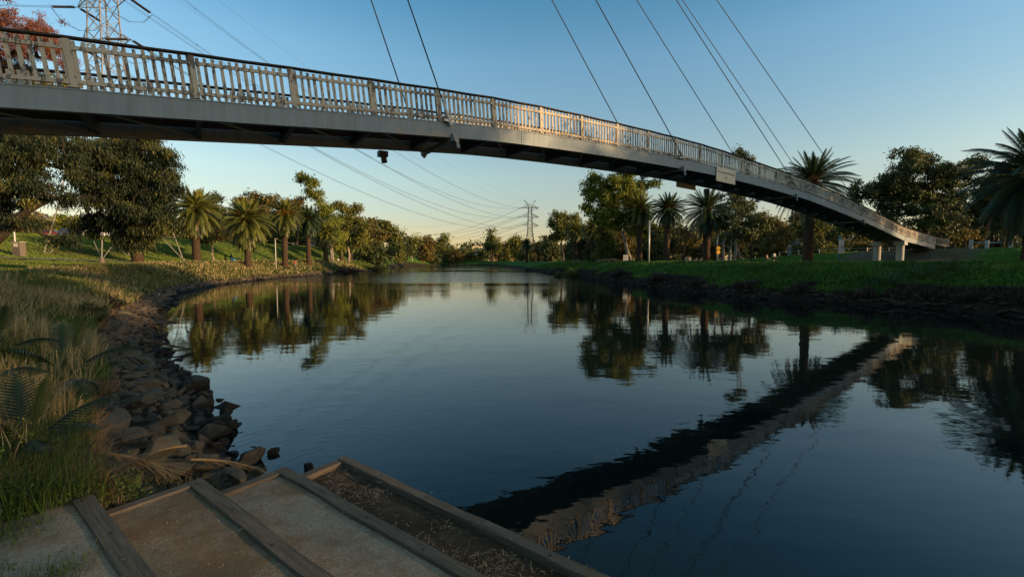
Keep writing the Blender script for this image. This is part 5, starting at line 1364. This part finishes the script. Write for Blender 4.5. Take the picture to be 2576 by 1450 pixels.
p = at(55, 1080, 5.0); young_palm('young palm with spiky fronds in the grass at the left edge', (p[0], p[1], p[2] + .05), 10, .85, 3)
p = at(160, 905, 6.6); young_palm('smaller young palm seedling in the grass near the rubble', (p[0], p[1], p[2] + .12), 7, .8, 8)
p = at(-20, 770, 8.0); young_palm('palm frond tips poking in at the left edge above the young palm', (p[0], p[1], p[2] - .5), 6, .8, 12)
for k, (U, V_) in enumerate(((2240, 705), (2310, 706), (2385, 712))):
    p = at(U, V_, 35.5); young_palm(['cycad-like clump left of centre below the piers', 'cycad-like clump below the right pier', 'cycad-like clump right of the piers'][k], (p[0], p[1], H1(p[0], p[1]) + .1), 18, 1.9, 40 + k, 'frond_dark', 16)
# dead palm fronds lying on the rocks
def dead_frond(label, a, b, w_, seed):
    r = np.random.RandomState(seed); a = np.array(a); b = np.array(b); n = 44; mb = MB(); T = []
    up = np.array([0, 0, 1.]); d = b - a; L = np.linalg.norm(d); d /= L; sd_ = np.cross(d, up)
    m = 9; t = np.linspace(0, 1, m); P = a + (b - a) * t[:, None] + up * (np.sin(t * 3.1) * .05)[:, None]
    mb.tube(P, np.linspace(.018, .006, m), 5); T += [.8] * (m * 5 + 2)
    for k in range(n):
        t_ = .15 + .85 * k / n; p = a + (b - a) * t_ + up * .05 * math.sin(t_ * 3.1)
        for s_ in (-1, 1):
            l = w_ * (.6 + .6 * math.sin(t_ * 2.6)) * r.uniform(.7, 1.2); tip = p + d * l * .9 + sd_ * s_ * l * r.uniform(.15, .5) + up * r.uniform(-.12, .04)
            wv = np.cross(tip - p, up); wv = wv / (np.linalg.norm(wv) + 1e-6) * .008; mb.add([p - wv, p + wv, tip], None, [[0, 1, 2]]); T += [r.uniform(.4, 1)] * 3
    tag(mb.build('dead_frond', 'dead_frond', None, tint=T), label, 'dead frond', 'dead palm fronds on the rubble')
dead_frond('long dry palm frond fanned over the rocks beside the weeds', at_z(258, 1140, -2.45), at_z(425, 1180, -2.66), .42, 1)
dead_frond('dry palm frond crossing the first one with its stalk raised', at_z(470, 1120, -2.5), at_z(330, 1165, -2.55), .35, 2)
dead_frond('third dry palm frond drooping to the rocks near the side timber', at_z(480, 1155, -2.7), at_z(655, 1180, -3.1), .26, 3)
# forked branch lying out over the water
mb = MB(); A = at_z(350, 862, -3.0); Bk = at_z(487, 878, -3.42); Cc = at_z(395, 892, -3.45)
mb.tube([A, A * .7 + Bk * .3 + [0, 0, .1], A * .35 + Bk * .65 + [0, 0, .02], Bk], [.06, .05, .04, .02], 7); mb.tube([Bk, Bk * .5 + Cc * .5 + [0, 0, .06], Cc], [.02, .035, .04], 7)
tag(mb.build('branch', 'bark', None, True), 'dead forked branch reaching from the rubble out over the water', 'branch')
# straw and litter on the lowest tread, a few twigs on the others
def litter(n, s0, s1, c0, c1, z, L, seed, bias=None):
    r = np.random.RandomState(seed); s_ = r.uniform(s0, s1, n); c = r.uniform(c0, c1, n)
    k = r.rand(n) < (vnoise(s_ * 2.2 + seed, c * 3) ** 2 * 1.8 if bias is None else bias(s_, c)); s_, c = s_[k], c[k]; n = len(s_)
    P = np.stack([D1[0] * s_ + D2[0] * c, D1[1] * s_ + D2[1] * c, np.full(n, z) + r.uniform(0, .025, n)], -1); a = r.uniform(0, 6.28, n); l = L * r.lognormal(0, .5, n)
    d = np.stack([np.cos(a) * l, np.sin(a) * l, r.normal(size=n) * l * .12], -1); wv = np.stack([-np.sin(a), np.cos(a), a * 0], -1) * r.uniform(.0025, .006, (n, 1))
    V = np.stack([P - wv, P + wv, P + d + wv * .6, P + d - wv * .6], 1).reshape(-1, 3); return V, np.arange(n * 4).reshape(-1, 4), np.repeat(r.uniform(0, 1, n), 4)
Vs, Fs, Ts = [], [], []; c_ = 0
for args in ((5200, STEP_S0 + .2, 2, STEP_C[2], STEP_C[3] - .22, STEP_Z[3] - .07, .05, 1), (3800, -1.9, 1.2, STEP_C[2], STEP_C[3] - .1, STEP_Z[3] - .06, .08, 2), (500, STEP_S0, 2, STEP_C[1], STEP_C[2] - .12, STEP_Z[2] - .02, .05, 3), (420, STEP_S0, 2, STEP_C[0], STEP_C[1] - .12, STEP_Z[1] - .01, .05, 4), (500, STEP_S0, 0, 0, STEP_C[0] - .12, STEP_Z[0] - .0, .05, 5), (160, STEP_S0 + .2, 2, STEP_C[3] - .2, STEP_C[3], STEP_Z[3] + .01, .05, 6)):
    V, f, t = litter(*args); Vs.append(V); Fs.append(f + c_); Ts.append(t); c_ += len(V)
tag(mk('leaf_litter', np.vstack(Vs), [np.vstack(Fs)], 'straw', None, False, np.concatenate(Ts)), 'straw, bark and leaf litter on the landing treads', None, None, 'stuff')
V, T = rockV[4]; r = np.random.RandomState(9); Vs, Fs = [], []; c_ = 0
for k in range(700):
    j = r.randint(3); s_ = r.uniform(STEP_S0 + .15, .5); c0, c1, z = [(0, STEP_C[0] - .22, STEP_Z[0] - .03), (STEP_C[1], STEP_C[2] - .22, STEP_Z[2] - .045), (STEP_C[0], STEP_C[1] - .22, STEP_Z[1] - .035)][j]
    sz = r.uniform(.003, .007); Vs.append(V * sz + SC(s_, r.uniform(c0, c1), z + .008)); Fs.append(T + c_); c_ += len(V)
tag(mk('loose_gravel', np.vstack(Vs), [np.vstack(Fs)], 'path'), 'loose pale gravel stones on the landing treads', None, None, 'stuff')
gp = lambda c, s, n, rad, seed: np.stack([D1[0] * s + D2[0] * c, D1[1] * s + D2[1] * c]) + np.random.RandomState(seed).normal(size=(n, 2)) * rad
tf = np.vstack([gp(1.02 + .2, -3.75, 500, .09, 1), gp(.55, -4.9, 300, .12, 2), gp(.3, -6.0, 500, .18, 3), gp(.1, -5.2, 400, .15, 4)])
P = np.column_stack([tf, np.where((tf @ D2) > 1.13, STEP_Z[1], STEP_Z[0]) - .04]); V, f, t = blades(P, np.random.RandomState(5).uniform(.03, .1, len(P)), np.full(len(P), .007), .6, 6, np.random.RandomState(6).uniform(.2, .8, len(P)))
tag(mk('tread_grass', V, f, 'green_grass', None, False, t), 'small grass tufts growing along the landing treads', None, None, 'stuff')

# ------------------------------------------------------------------ people
def skinned(name, verts, edges, radii, m, parent, root=0, sub=1):
    me = bpy.data.meshes.new(name); me.from_pydata(verts, edges, []); o = bpy.data.objects.new(name, me); COL.objects.link(o)
    sk = o.modifiers.new('s', 'SKIN'); sk.use_smooth_shade = True
    for k, rd in enumerate(radii):
        me.skin_vertices[0].data[k].radius = (rd, rd) if not hasattr(rd, '__len__') else rd
    me.skin_vertices[0].data[root].use_root = True
    if sub: ss = o.modifiers.new('u', 'SUBSURF'); ss.levels = sub; ss.render_levels = sub
    dg = bpy.context.evaluated_depsgraph_get(); nm = bpy.data.meshes.new_from_object(o.evaluated_get(dg)); nm.name = name
    o.modifiers.clear(); o.data = nm; nm.materials.clear(); nm.materials.append(M[m]); o.parent = parent; return o
def person(label, pos, rz, top, legs, stride=.12, arm=.1, sit=False, hair='hair', scale=1.0, long_hair=False, top_long=False, shorts=False, group=None):
    for nm_, c in (('t', top), ('l', legs)):
        key = 'cloth_%s%s' % (nm_, str(c))
        if key not in M: M[key] = simple('fabric', c, .9, 0, .12, 20)
    mt, ml = 'cloth_t' + str(top), 'cloth_l' + str(legs)
    r = thing('person', label, 'person', pos, rz, group); r.scale = (scale,) * 3
    s = stride
    if sit:
        hip = .45; J = {'pel': (0, 0, hip + .08), 'wa': (0, .02, hip + .28), 'ch': (0, .03, hip + .5), 'nk': (0, .03, hip + .68), 'hd': (0, .0, hip + .8), 'ht': (0, -.0, hip + .93),
             'hl': (-.1, 0, hip + .05), 'kl': (-.14, -.42, hip + .06), 'al': (-.14, -.45, .08), 'fl': (-.14, -.6, .04), 'hr': (.1, 0, hip + .05), 'kr': (.14, -.42, hip + .06), 'ar': (.14, -.42, .08), 'fr': (.14, -.57, .04),
             'sl': (-.18, .03, hip + .6), 'el': (-.25, -.05, hip + .34), 'wl': (-.15, -.28, hip + .2), 'gl': (-.12, -.36, hip + .18), 'sr': (.18, .03, hip + .6), 'er': (.25, -.05, hip + .34), 'wr': (.15, -.28, hip + .2), 'gr': (.12, -.36, hip + .18)}
    else:
        J = {'pel': (0, 0, .95), 'wa': (0, 0, 1.12), 'ch': (0, -.01, 1.32), 'nk': (0, 0, 1.48), 'hd': (0, -.02, 1.58), 'ht': (0, -.01, 1.7),
             'hl': (-.09, 0, .9), 'kl': (-.1, -s * .8, .5), 'al': (-.1, -s, .09), 'fl': (-.1, -s - .14, .04), 'hr': (.09, 0, .9), 'kr': (.1, s * .3, .5), 'ar': (.1, s * 1.3, .1), 'fr': (.1, s * 1.3 - .13, .04),
             'sl': (-.18, 0, 1.42), 'el': (-.25, .02 + arm * .3, 1.14), 'wl': (-.26, -.1 + arm, .9), 'gl': (-.26, -.14 + arm, .82), 'sr': (.18, 0, 1.42), 'er': (.25, -.02 - arm * .3, 1.14), 'wr': (.26, -.1 - arm, .92), 'gr': (.25, -.15 - arm, .85)}
    names = list(J); ix = {k: i for i, k in enumerate(names)}
    E = [('pel', 'wa'), ('wa', 'ch'), ('ch', 'nk'), ('nk', 'hd'), ('hd', 'ht'), ('pel', 'hl'), ('hl', 'kl'), ('kl', 'al'), ('al', 'fl'), ('pel', 'hr'), ('hr', 'kr'), ('kr', 'ar'), ('ar', 'fr'), ('ch', 'sl'), ('sl', 'el'), ('el', 'wl'), ('wl', 'gl'), ('ch', 'sr'), ('sr', 'er'), ('er', 'wr'), ('wr', 'gr')]
    R = dict(pel=.12, wa=.11, ch=.13, nk=.055, hd=.09, ht=.085, hl=.085, kl=.055, al=.038, fl=.035, hr=.085, kr=.055, ar=.038, fr=.035, sl=.06, el=.042, wl=.03, gl=.035, sr=.06, er=.042, wr=.03, gr=.035)
    skinned('body', [J[k] for k in names], [(ix[a], ix[b]) for a, b in E], [R[k] for k in names], 'skin', r)
    def part(nm, keys, edges, grow, m):
        ii = {k: i for i, k in enumerate(keys)}; skinned(nm, [J[k] for k in keys], [(ii[a], ii[b]) for a, b in edges], [R[k] * grow + .012 for k in keys], m, r)
    tk = ['pel', 'wa', 'ch', 'sl', 'el', 'sr', 'er'] + (['wl', 'wr'] if top_long else [])
    te = [('pel', 'wa'), ('wa', 'ch'), ('ch', 'sl'), ('sl', 'el'), ('ch', 'sr'), ('sr', 'er')] + ([('el', 'wl'), ('er', 'wr')] if top_long else [])
    part('shirt', tk, te, 1.12, mt)
    lk = ['pel', 'hl', 'kl', 'hr', 'kr'] + ([] if shorts else ['al', 'ar']); le = [('pel', 'hl'), ('hl', 'kl'), ('pel', 'hr'), ('hr', 'kr')] + ([] if shorts else [('kl', 'al'), ('kr', 'ar')])
    part('trousers', lk, le, 1.13, ml)
    h = np.array(J['ht']); mb = MB(); mb.lathe((h[0], h[1] + .015, h[2] - .1), [(.02, .13), (.09, .1), (.112, .02), (.105, -.04), (.03, -.06)] if not long_hair else [(.02, .13), (.09, .1), (.112, .02), (.11, -.12), (.1, -.22), (.02, -.24)], 12)
    o = mb.build('hair', hair, r, True); o.location = (0, .012, 0)
    mb = MB(); hd = J['hd']; mb.add([(hd[0] - .015, hd[1] - .085, hd[2] + .0), (hd[0] + .015, hd[1] - .085, hd[2]), (hd[0], hd[1] - .115, hd[2] + .005), (hd[0], hd[1] - .088, hd[2] + .05)], None, [[0, 2, 3], [2, 1, 3], [0, 1, 2]]); mb.build('nose', 'skin', r)
    mb = MB()
    for sx in (-1, 1): mb.lathe((sx * .032, hd[1] - .085, hd[2] + .045), [(.0, -.009), (.011, 0), (.0, .009)], 6)
    mb.build('eyes', 'black_paint', r)
    return r
BLK = (.015, .015, .018); BLUE = (.03, .18, .42); WHT = (.6, .58, .55); RED = (.3, .02, .04); GRY = (.15, .15, .17)
def on_ground(U, y):
    y = safe_y(U, y, 4); x = at(U, 655, y)[0]; return (x, y, H1(x, y))
person('person with long dark hair, black top and pale legs walking on the left lawn', on_ground(567, 86), 2.6, BLK, BLK, .15, .1, long_hair=True, shorts=True)
person('person in black top and bright blue trousers walking beside the long-haired one', on_ground(582, 85), 2.8, BLK, BLUE, .18, -.1)
person('person in a dark red top walking near the fourth palm', on_ground(727 + 15, 92), 1.2, RED, GRY, .2, .15)
person('person in white shirt among the far left palm trunks', on_ground(851, 130), .4, WHT, GRY, .15, .1)
person('person in pale blue shirt partly behind the ragged golden palm', on_ground(829, 128), 2.4, (.2, .28, .4), GRY, .15)
person('person in white top and dark shorts standing on the right lawn under trees', on_ground(1947, 72), .3, WHT, BLK, .1, shorts=True)
person('person seated low next to the standing one in white', on_ground(1929, 72), .8, (.35, .2, .15), GRY, sit=True)
person('dark-dressed person in the pair by the low timber rail', on_ground(1697, 84), 1.2, (.03, .04, .09), BLK, .1)
person('person in dark navy at the right of the group near the low timber rail', on_ground(1716, 83), -1.0, BLK, BLK, .05)
def on_bridge(i, off): p = B3(i, off, btz(i) - .06); return tuple(p)
person('person with a blue-grey top leaning at the far railing high on the ramp', on_bridge(21.3, 1.3), 2.2, (.2, .26, .33), GRY, .1)
person('second person beside the blue-grey one on the ramp, tan top', on_bridge(20.75, 1.5), 2.2, (.35, .2, .14), GRY, .1)
person('person in a crimson top on the lower part of the ramp', on_bridge(28.9, 1.0), -2.2, (.22, .01, .05), BLK, .15)
person('smaller dark-haired person just behind the crimson one on the ramp', on_bridge(28.2, 1.3), -2.2, BLK, BLK, .1, scale=.86)
person('person of whom only the dark head shows above the middle of the railing', on_bridge(14.6, 1.6), -2.2, GRY, BLK, .15, scale=1.02)
# cyclist-like pram on the left lawn
pr = thing('pram', 'low grey pram on the left lawn at the feet of the walkers', 'pram', on_ground(588, 84)); mb = MB(); mb.box((0, 0, .55), (.45, .8, .28)); mb.bar((0, -.4, .6), (0, -.75, 1.0), .4, .03); mb.build('carrycot', 'blue_paint', pr)
for sx in (-.22, .22):
    for sy in (-.3, .3): mb = MB(); mb.tube([(sx - .02, sy, .15), (sx + .02, sy, .15)], [.15, .15], 12); mb.build('wheel', 'rubber', pr)
mb = MB(); mb.bar((-.2, -.3, .15), (.2, .3, .5), .03, .03); mb.bar((.2, -.3, .15), (-.2, .3, .5), .03, .03); mb.build('frame', 'galv', pr)

# ------------------------------------------------------------------ cars
def car(label, pos, rz, paint, kind='hatch', group='cars parked on the left crest'):
    root = thing('parked_car', label, 'car', pos, rz, group); L, W_ = (4.1, 1.7) if kind == 'hatch' else (4.6, 1.8)
    h = 1.48 if kind == 'hatch' else 1.7
    if ('car' + str(paint)) not in M: M['car' + str(paint)] = car_paint('car_paint', paint)
    pm = 'car' + str(paint)
    low = [(-L / 2, .32), (-L / 2 - .02, .62), (-L / 2 + .12, .86), (-.95, .97), (L / 2 - .12, .98), (L / 2, .7), (L / 2 - .03, .32)]
    up = [(-.98, .95), (-.38, h - .06), (.2, h), (L / 2 - .75, h - .06), (L / 2 - .2, .97)]
    def shell(pr_, w0, w1, z0, z1):
        V = []; n = len(pr_)
        for sy in (-1, 1):
            for x, z in pr_: V.append((x, sy * (w0 + (w1 - w0) * (z - z0) / (z1 - z0)) / 2, z))
        q = [[i, (i + 1) % n, n + (i + 1) % n, n + i] for i in range(n)]; t = [[0, i, i + 1] for i in range(1, n - 1)] + [[n, n + i + 1, n + i] for i in range(1, n - 1)]
        return V, q, t
    mb = MB(); mb.add(*shell(low, W_, W_ * .97, .3, 1)); mb.add(*shell(up, W_ * .95, W_ * .74, .95, h))
    b = mb.build('body', pm, root); bv = b.modifiers.new('b', 'BEVEL'); bv.width = .05; bv.segments = 2
    for nm, pts in (('side_window', [(-.78, 1.0), (-.34, h - .14), (.05, h - .09), (.05, 1.0)]), ('side_window', [(.12, 1.0), (.12, h - .09), (L / 2 - .85, h - .14), (L / 2 - .5, 1.0)])):
        for sy in (-1, 1):
            mb = MB(); V = [(x, sy * ((W_ * .95 + (W_ * .74 - W_ * .95) * (z - .95) / (h - .95)) / 2 + .008), z) for x, z in pts]; mb.prism(V, (0, -.006, 0), (0, .006, 0)); mb.build(nm, 'glass', root)
    mb = MB(); V = [(-.93, -.66, 1.0), (-.93, .66, 1.0), (-.43, .56, h - .12), (-.43, -.56, h - .12)]; mb.prism(V, (-.03, 0, .02), (-.01, 0, .0)); mb.build('windscreen', 'glass', root)
    for sx in (-L / 2 + .78, L / 2 - .75):
        for sy in (-1, 1):
            y_ = sy * (W_ / 2 - .1); mb = MB(); mb.tube([(sx, y_ - .11, .31), (sx, y_ + .11, .31)], [.31, .31], 20); wh = mb.build('wheel', 'rubber', root)
            mb = MB(); mb.tube([(sx, y_ - .118, .31), (sx, y_ + .118, .31)], [.19, .19], 16); mb.build('rim', 'chrome', wh)
    for sy in (-1, 1):
        mb = MB(); mb.box((-L / 2 + .06, sy * .62, .7), (.2, .32, .14)); mb.build('headlight', 'white_paint', root)
        mb = MB(); mb.box((L / 2 - .04, sy * .66, .78), (.14, .26, .2)); mb.build('tail_light', 'car' + str((.3, .02, .02)) if False else 'roof_tile', root)
    return root
def pos_on(U, y, dz=.08): x = at(U, 655, y)[0]; return (x, y, H1(x, y) + dz)
car('dark blue car parked on the left crest behind the pylon leg', pos_on(192, 94), math.radians(200), (.015, .035, .12), 'suv')
car('white hatchback parked right of the dark blue car, by the slim pale trunk', pos_on(246, 92), math.radians(188), (.75, .72, .68))
car('low red car half hidden left of the dark blue car', pos_on(136, 98), math.radians(200), (.16, .01, .01))
car('silver car parked right of the white hatchback', pos_on(285, 96), math.radians(185), (.4, .41, .42))
car('pale car parked by the trees beyond the third palm', pos_on(745 + 42, 170), math.radians(195), (.5, .52, .55))

# ------------------------------------------------------------------ poles, signs, fences, tables
def pole(label, U, Vt, y, r=.06, m='galv', Vb=None, lamp=False, name='lamp_post'):
    y = safe_y(U, y, 3.5); x = at(U, 655, y)[0]; z0 = H1(x, y); zt = at(U, Vt, y)[2]; root = thing(name, label, 'post' if name != 'lamp_post' else 'lamp post', (x, y, z0))
    mb = MB(); mb.tube([(0, 0, -.2), (0, 0, zt - z0)], [r, r * .75], 10); mb.build('post', m, root, True)
    if lamp: mb = MB(); mb.box((.15, 0, zt - z0), (.6, .25, .12)); mb.build('lamp_head', 'galv', root)
    return root
pole('slim white pole standing beside the grey cabinet under the overhanging gum', 41, 545, 62, .1, 'white_paint', lamp=True)
pole('white lamp pole between the second and third left palms', 694, 600, 80, .09, 'white_paint', lamp=True)
pole('pale lamp pole between the golden palm and the clumped gum', 837, 630, 120, .1, 'white_paint')
pole('tall grey timber pole among the right palms', 1632, 555, 78, .16, 'galv', name='utility_pole')
pole('grey pole behind the warning sign', 1803, 555, 80, .14, 'galv', name='utility_pole')
cb = thing('utility_cabinet', 'weathered grey cabinet with peeling posters beside the slim white pole', 'cabinet', on_ground(50, 61)); mb = MB(); mb.box((0, 0, .95), (1.05, .8, 2.0)); mb.build('cabinet_box', 'old_render', cb)
mb = MB(); mb.box((0, 0, 1.93), (1.15, .9, .08)); mb.build('cabinet_lid', 'galv', cb); mb = MB(); mb.box((0, -.41, 1.5), (.6, .02, .5)); mb.build('poster', 'sign_plate', cb)
ws = pole('yellow diamond warning sign with a second plate on a blue-grey post', 1806, 618, 76, .045, 'galv', name='warning_sign')
wz = at(1806, 618, 76)[2] - ws.location[2]
mb = MB(); c = (0, -.06, wz - .42); q = [(c[0] + a, c[1], c[2] + b) for a, b in ((0, .42), (.42, 0), (0, -.42), (-.42, 0))]; mb.prism(q, (0, -.01, 0), (0, .01, 0)); mb.build('diamond_plate', 'yellow_sign', ws)
mb = MB(); mb.box((0, -.06, wz - 1.1), (.62, .02, .5)); mb.build('lower_plate', 'yellow_sign', ws)
mb = MB(); mb.prism([(-.18, -.08, wz - .5), (.18, -.08, wz - .5), (.12, -.08, wz - .38), (0, -.08, wz - .32), (-.12, -.08, wz - .38)], (0, -.004, 0), (0, .004, 0)); mb.build('hump_symbol', 'black_paint', ws)
ip = pole('tall grey information panel on a blue-topped post near the ramp piers', 2110, 595, 62, .05, 'blue_paint', name='information_post')
iz = at(2110, 595, 62)[2] - ip.location[2]; mb = MB(); mb.box((.22, -.05, iz - 1.35), (.75, .06, 2.0)); mb.build('panel', 'galv', ip); mb = MB(); mb.box((0, 0, iz - .15), (.2, .2, .5)); mb.build('cap', 'blue_paint', ip)
sb = thing('notice_board', 'small white notice board at the foot of the leaning pale gum', 'sign', on_ground(1574, 92)); mb = MB(); mb.box((0, 0, 1.0), (1.0, .06, 1.2)); mb.build('board', 'white_paint', sb)
mb = MB(); mb.box((0, -.04, 1.0), (.6, .02, .8)); mb.build('notice', 'galv', sb)
for sx in (-.45, .45): mb = MB(); mb.box((sx, .05, .5), (.08, .08, 1.2)); mb.build('leg', 'galv', sb)
def picnic(label, U, y, rz):
    t = thing('picnic_table', label, 'picnic table', on_ground(U, y), rz, 'picnic tables on the right lawn'); mb = MB(); mb.box((0, 0, .74), (2.0, .8, .06)); mb.build('table_top', 'galv', t)
    for sy in (-.7, .7): mb = MB(); mb.box((0, sy, .44), (2.0, .3, .05)); mb.build('bench_seat', 'galv', t)
    for sx in (-.7, .7): mb = MB(); mb.box((sx, 0, .36), (.14, .5, .7)); mb.box((sx, 0, .38), (.1, 1.6, .08)); mb.build('leg', 'brick_orange', t)
picnic('picnic table left of the notice board, catching the light', 1540, 100, .1); picnic('picnic table further left, partly behind a palm trunk', 1512, 104, -.1); picnic('picnic table farthest left in the shade, beside the small palm', 1450, 118, .1)
def post_rail(label, pts, h, sp, rail_m, post_m, r=.11, rail_h=.8, name='bollard_fence', rails=True, pr_=.035):
    P = np.array(pts, float); x0, y0 = P[0]; root = thing(name, label, 'fence', (x0, y0, H1(x0, y0))); B0 = np.array(root.location)
    pts3 = []
    for a, b in zip(P[:-1], P[1:]):
        n = max(1, int(round(np.hypot(*(b - a)) / sp)))
        for k in range(n): q = a + (b - a) * k / n; pts3.append(np.array([q[0], q[1], H1(*q)]))
    q = P[-1]; pts3.append(np.array([q[0], q[1], H1(*q)]))
    for p in pts3: mb = MB(); mb.lathe(tuple(p), [(0, h), (r * .7, h), (r, h - .06), (r, -.3)], 8); mb.build('post', post_m, root, rel=B0)
    if rails:
        mb = MB(); mb.tube([p + [0, 0, rail_h] for p in pts3], [pr_] * len(pts3), 6); mb.build('rail', rail_m, root, rel=B0)
g = lambda U, y: tuple(at(U, 655, y)[:2])
post_rail('stout round timber bollards joined by a pale pipe rail right of the ramp end', [g(2440, 57), g(2480, 58), g(2600, 58), g(2700, 58)], 1.15, 3.6, 'blue_paint', 'concrete', .2, .85)
post_rail('short bollards behind the ramp end', [g(2372, 66), g(2425, 66)], 1.0, 1.6, 'galv', 'bark', .14, .8, rails=False)
post_rail('pale pipe rail fence crossing behind the piers and the open-grass palm', [g(1960, 84), g(2060, 78), g(2180, 74), g(2290, 74)], .95, 3.0, 'galv', 'galv', .07, .8, 'rail_fence')
post_rail('row of short pale timber posts left of the glowing palm trunk', [g(1725, 95), g(1765, 93)], 1.0, 1.1, 'galv', 'cream_wall', .12, .6, 'post_row')
post_rail('line of low posts on the crest right of the warning sign', [g(1812, 92), g(1930, 88)], .6, 2.2, 'galv', 'galv', .09, .5, 'post_row', rails=False)
post_rail('low timber rail fence in the shade among the right palms', [g(1585, 112), g(1660, 108)], .8, 3, 'bark', 'bark', .1, .6, 'rail_fence')
post_rail('pale handrail fence on the slope crest behind the third palm', [g(697, 150), g(738, 160), g(750, 168)], 1.2, 3.2, 'galv', 'galv', .06, 1.1, 'rail_fence')

# ------------------------------------------------------------------ houses
def house(label, U, Vt, y, w_, d_, wall, roof, rz=0., gable=True, win=3, base_U=None, zb=None, name='house'):
    x = at(U, 655, y)[0]; zt = at(U, Vt, y)[2]; z0 = H1(x, y) if zb is None else zb; root = thing(name, label, 'house', (x, y, z0), rz, 'houses beyond the park'); H_ = zt - z0; hw = H_ * (.66 if gable else .94)
    mb = MB(); mb.box((0, 0, hw / 2 - .3), (w_, d_, hw + .6)); mb.build('wall', wall, root)
    mb = MB()
    if gable:
        V = [(-w_ / 2 - .4, -d_ / 2 - .4, hw - .1), (w_ / 2 + .4, -d_ / 2 - .4, hw - .1), (w_ / 2 + .4, d_ / 2 + .4, hw - .1), (-w_ / 2 - .4, d_ / 2 + .4, hw - .1), (-w_ / 4, 0, H_), (w_ / 4, 0, H_)]
        mb.add(V, [[0, 1, 5, 4], [2, 3, 4, 5], [3, 2, 1, 0]], [[1, 2, 5], [3, 0, 4]])
    else: mb.box((0, 0, hw + .15), (w_ + .8, d_ + .8, .3))
    mb.build('roof', roof, root)
    fl = 2 if hw > 4.5 else 1
    for f_ in range(fl):
        for k in range(win):
            xx = (k + .5) / win * w_ - w_ / 2; zz = hw * (f_ + .5) / fl; mb = MB(); mb.box((xx, -d_ / 2 - .02, zz), (1.5, .1, 1.3)); fr_ = mb.build('window', 'white_paint', root); mb = MB(); mb.box((xx, -d_ / 2 - .06, zz), (1.25, .1, 1.05)); mb.build('pane', 'glass', fr_)
house('orange-lit brick house on the left hill, seen through the gum limbs', 70, 535, 150, 16, 9, 'brick_orange', 'roof_grey', .5)
house('brick house with red tiled roof on the left hill, right of the first', 190, 545, 160, 14, 9, 'brick_orange', 'roof_tile', .3)
house('sandy house wall at the very left edge of the hill', 5, 560, 130, 9, 8, 'cream_wall', 'roof_tile', .6)
house('peach-walled house glimpsed between the round gum and the skirted palm', 442, 575, 150, 12, 9, 'brick_orange', 'roof_grey', .4)
house('small cream garage at the top of the left slope', 644, 590, 165, 8, 5, 'cream_wall', 'roof_grey', .35, False, 1)
house('cream two-storey building with dark windows above the far bank', 1201, 615, 400, 12, 9, 'cream_wall', 'roof_grey', .2, False, 3, name='apartment_building')
house('low house with dull red roof left of the cream building', 1160, 625, 400, 16, 10, 'cream_wall', 'roof_tile', 0)
house('red-roofed house behind the trees right of the knob-topped gum', 1262, 618, 390, 20, 12, 'brick_orange', 'roof_tile', .1)
house('grey-blue flat-roofed house under the ramp behind the park trees', 2055, 600, 140, 14, 9, 'roof_grey', 'roof_grey', -.2, False, 3)

# ------------------------------------------------------------------ birds
def gull(label, pos, rz, s=1.0, m='feather', wing='grey_feather', cat='gull', name='gull', water=False):
    root = thing(name, label, cat, pos, rz); root.scale = (s, s, s); z = .0 if water else .12
    skinned('body', [(.17, 0, z + .06), (.08, 0, z + .07), (0, 0, z + .07), (-.09, 0, z + .1), (-.12, 0, z + .18), (-.15, 0, z + .22)], [(i, i + 1) for i in range(5)], [.012, .04, .06, .05, .03, .034], m, root, 2)
    mb = MB()
    for sy in (-1, 1): mb.hexa([(-.08, sy * .055, z + .06), (.2, sy * .02, z + .06), (.2, sy * .03, z + .07), (-.08, sy * .06, z + .12), (-.08, sy * .045, z + .06), (.2, sy * .01, z + .06), (.2, sy * .02, z + .07), (-.08, sy * .05, z + .12)])
    mb.build('wings', wing, root)
    mb = MB(); mb.tube([(-.175, 0, z + .22), (-.225, 0, z + .21)], [.012, .003], 6); mb.build('beak', 'yellow_sign', root)
    if not water:
        for sy in (-.025, .025): mb = MB(); mb.tube([(0, sy, 0), (0, sy, z + .03)], [.006, .006], 5); mb.build('leg', 'roof_tile', root)
p = at_z(398, 752, WATER_Z + .12); gull('white gull standing on the stones at the left water edge', tuple(p), 2.6, 1.5)
p = at_z(1147, 691, WATER_Z); gull('dark duck swimming far out on the river towards the bend', tuple(p), .2, 2.0, 'grey_feather', 'black_paint', 'duck', 'duck', True)
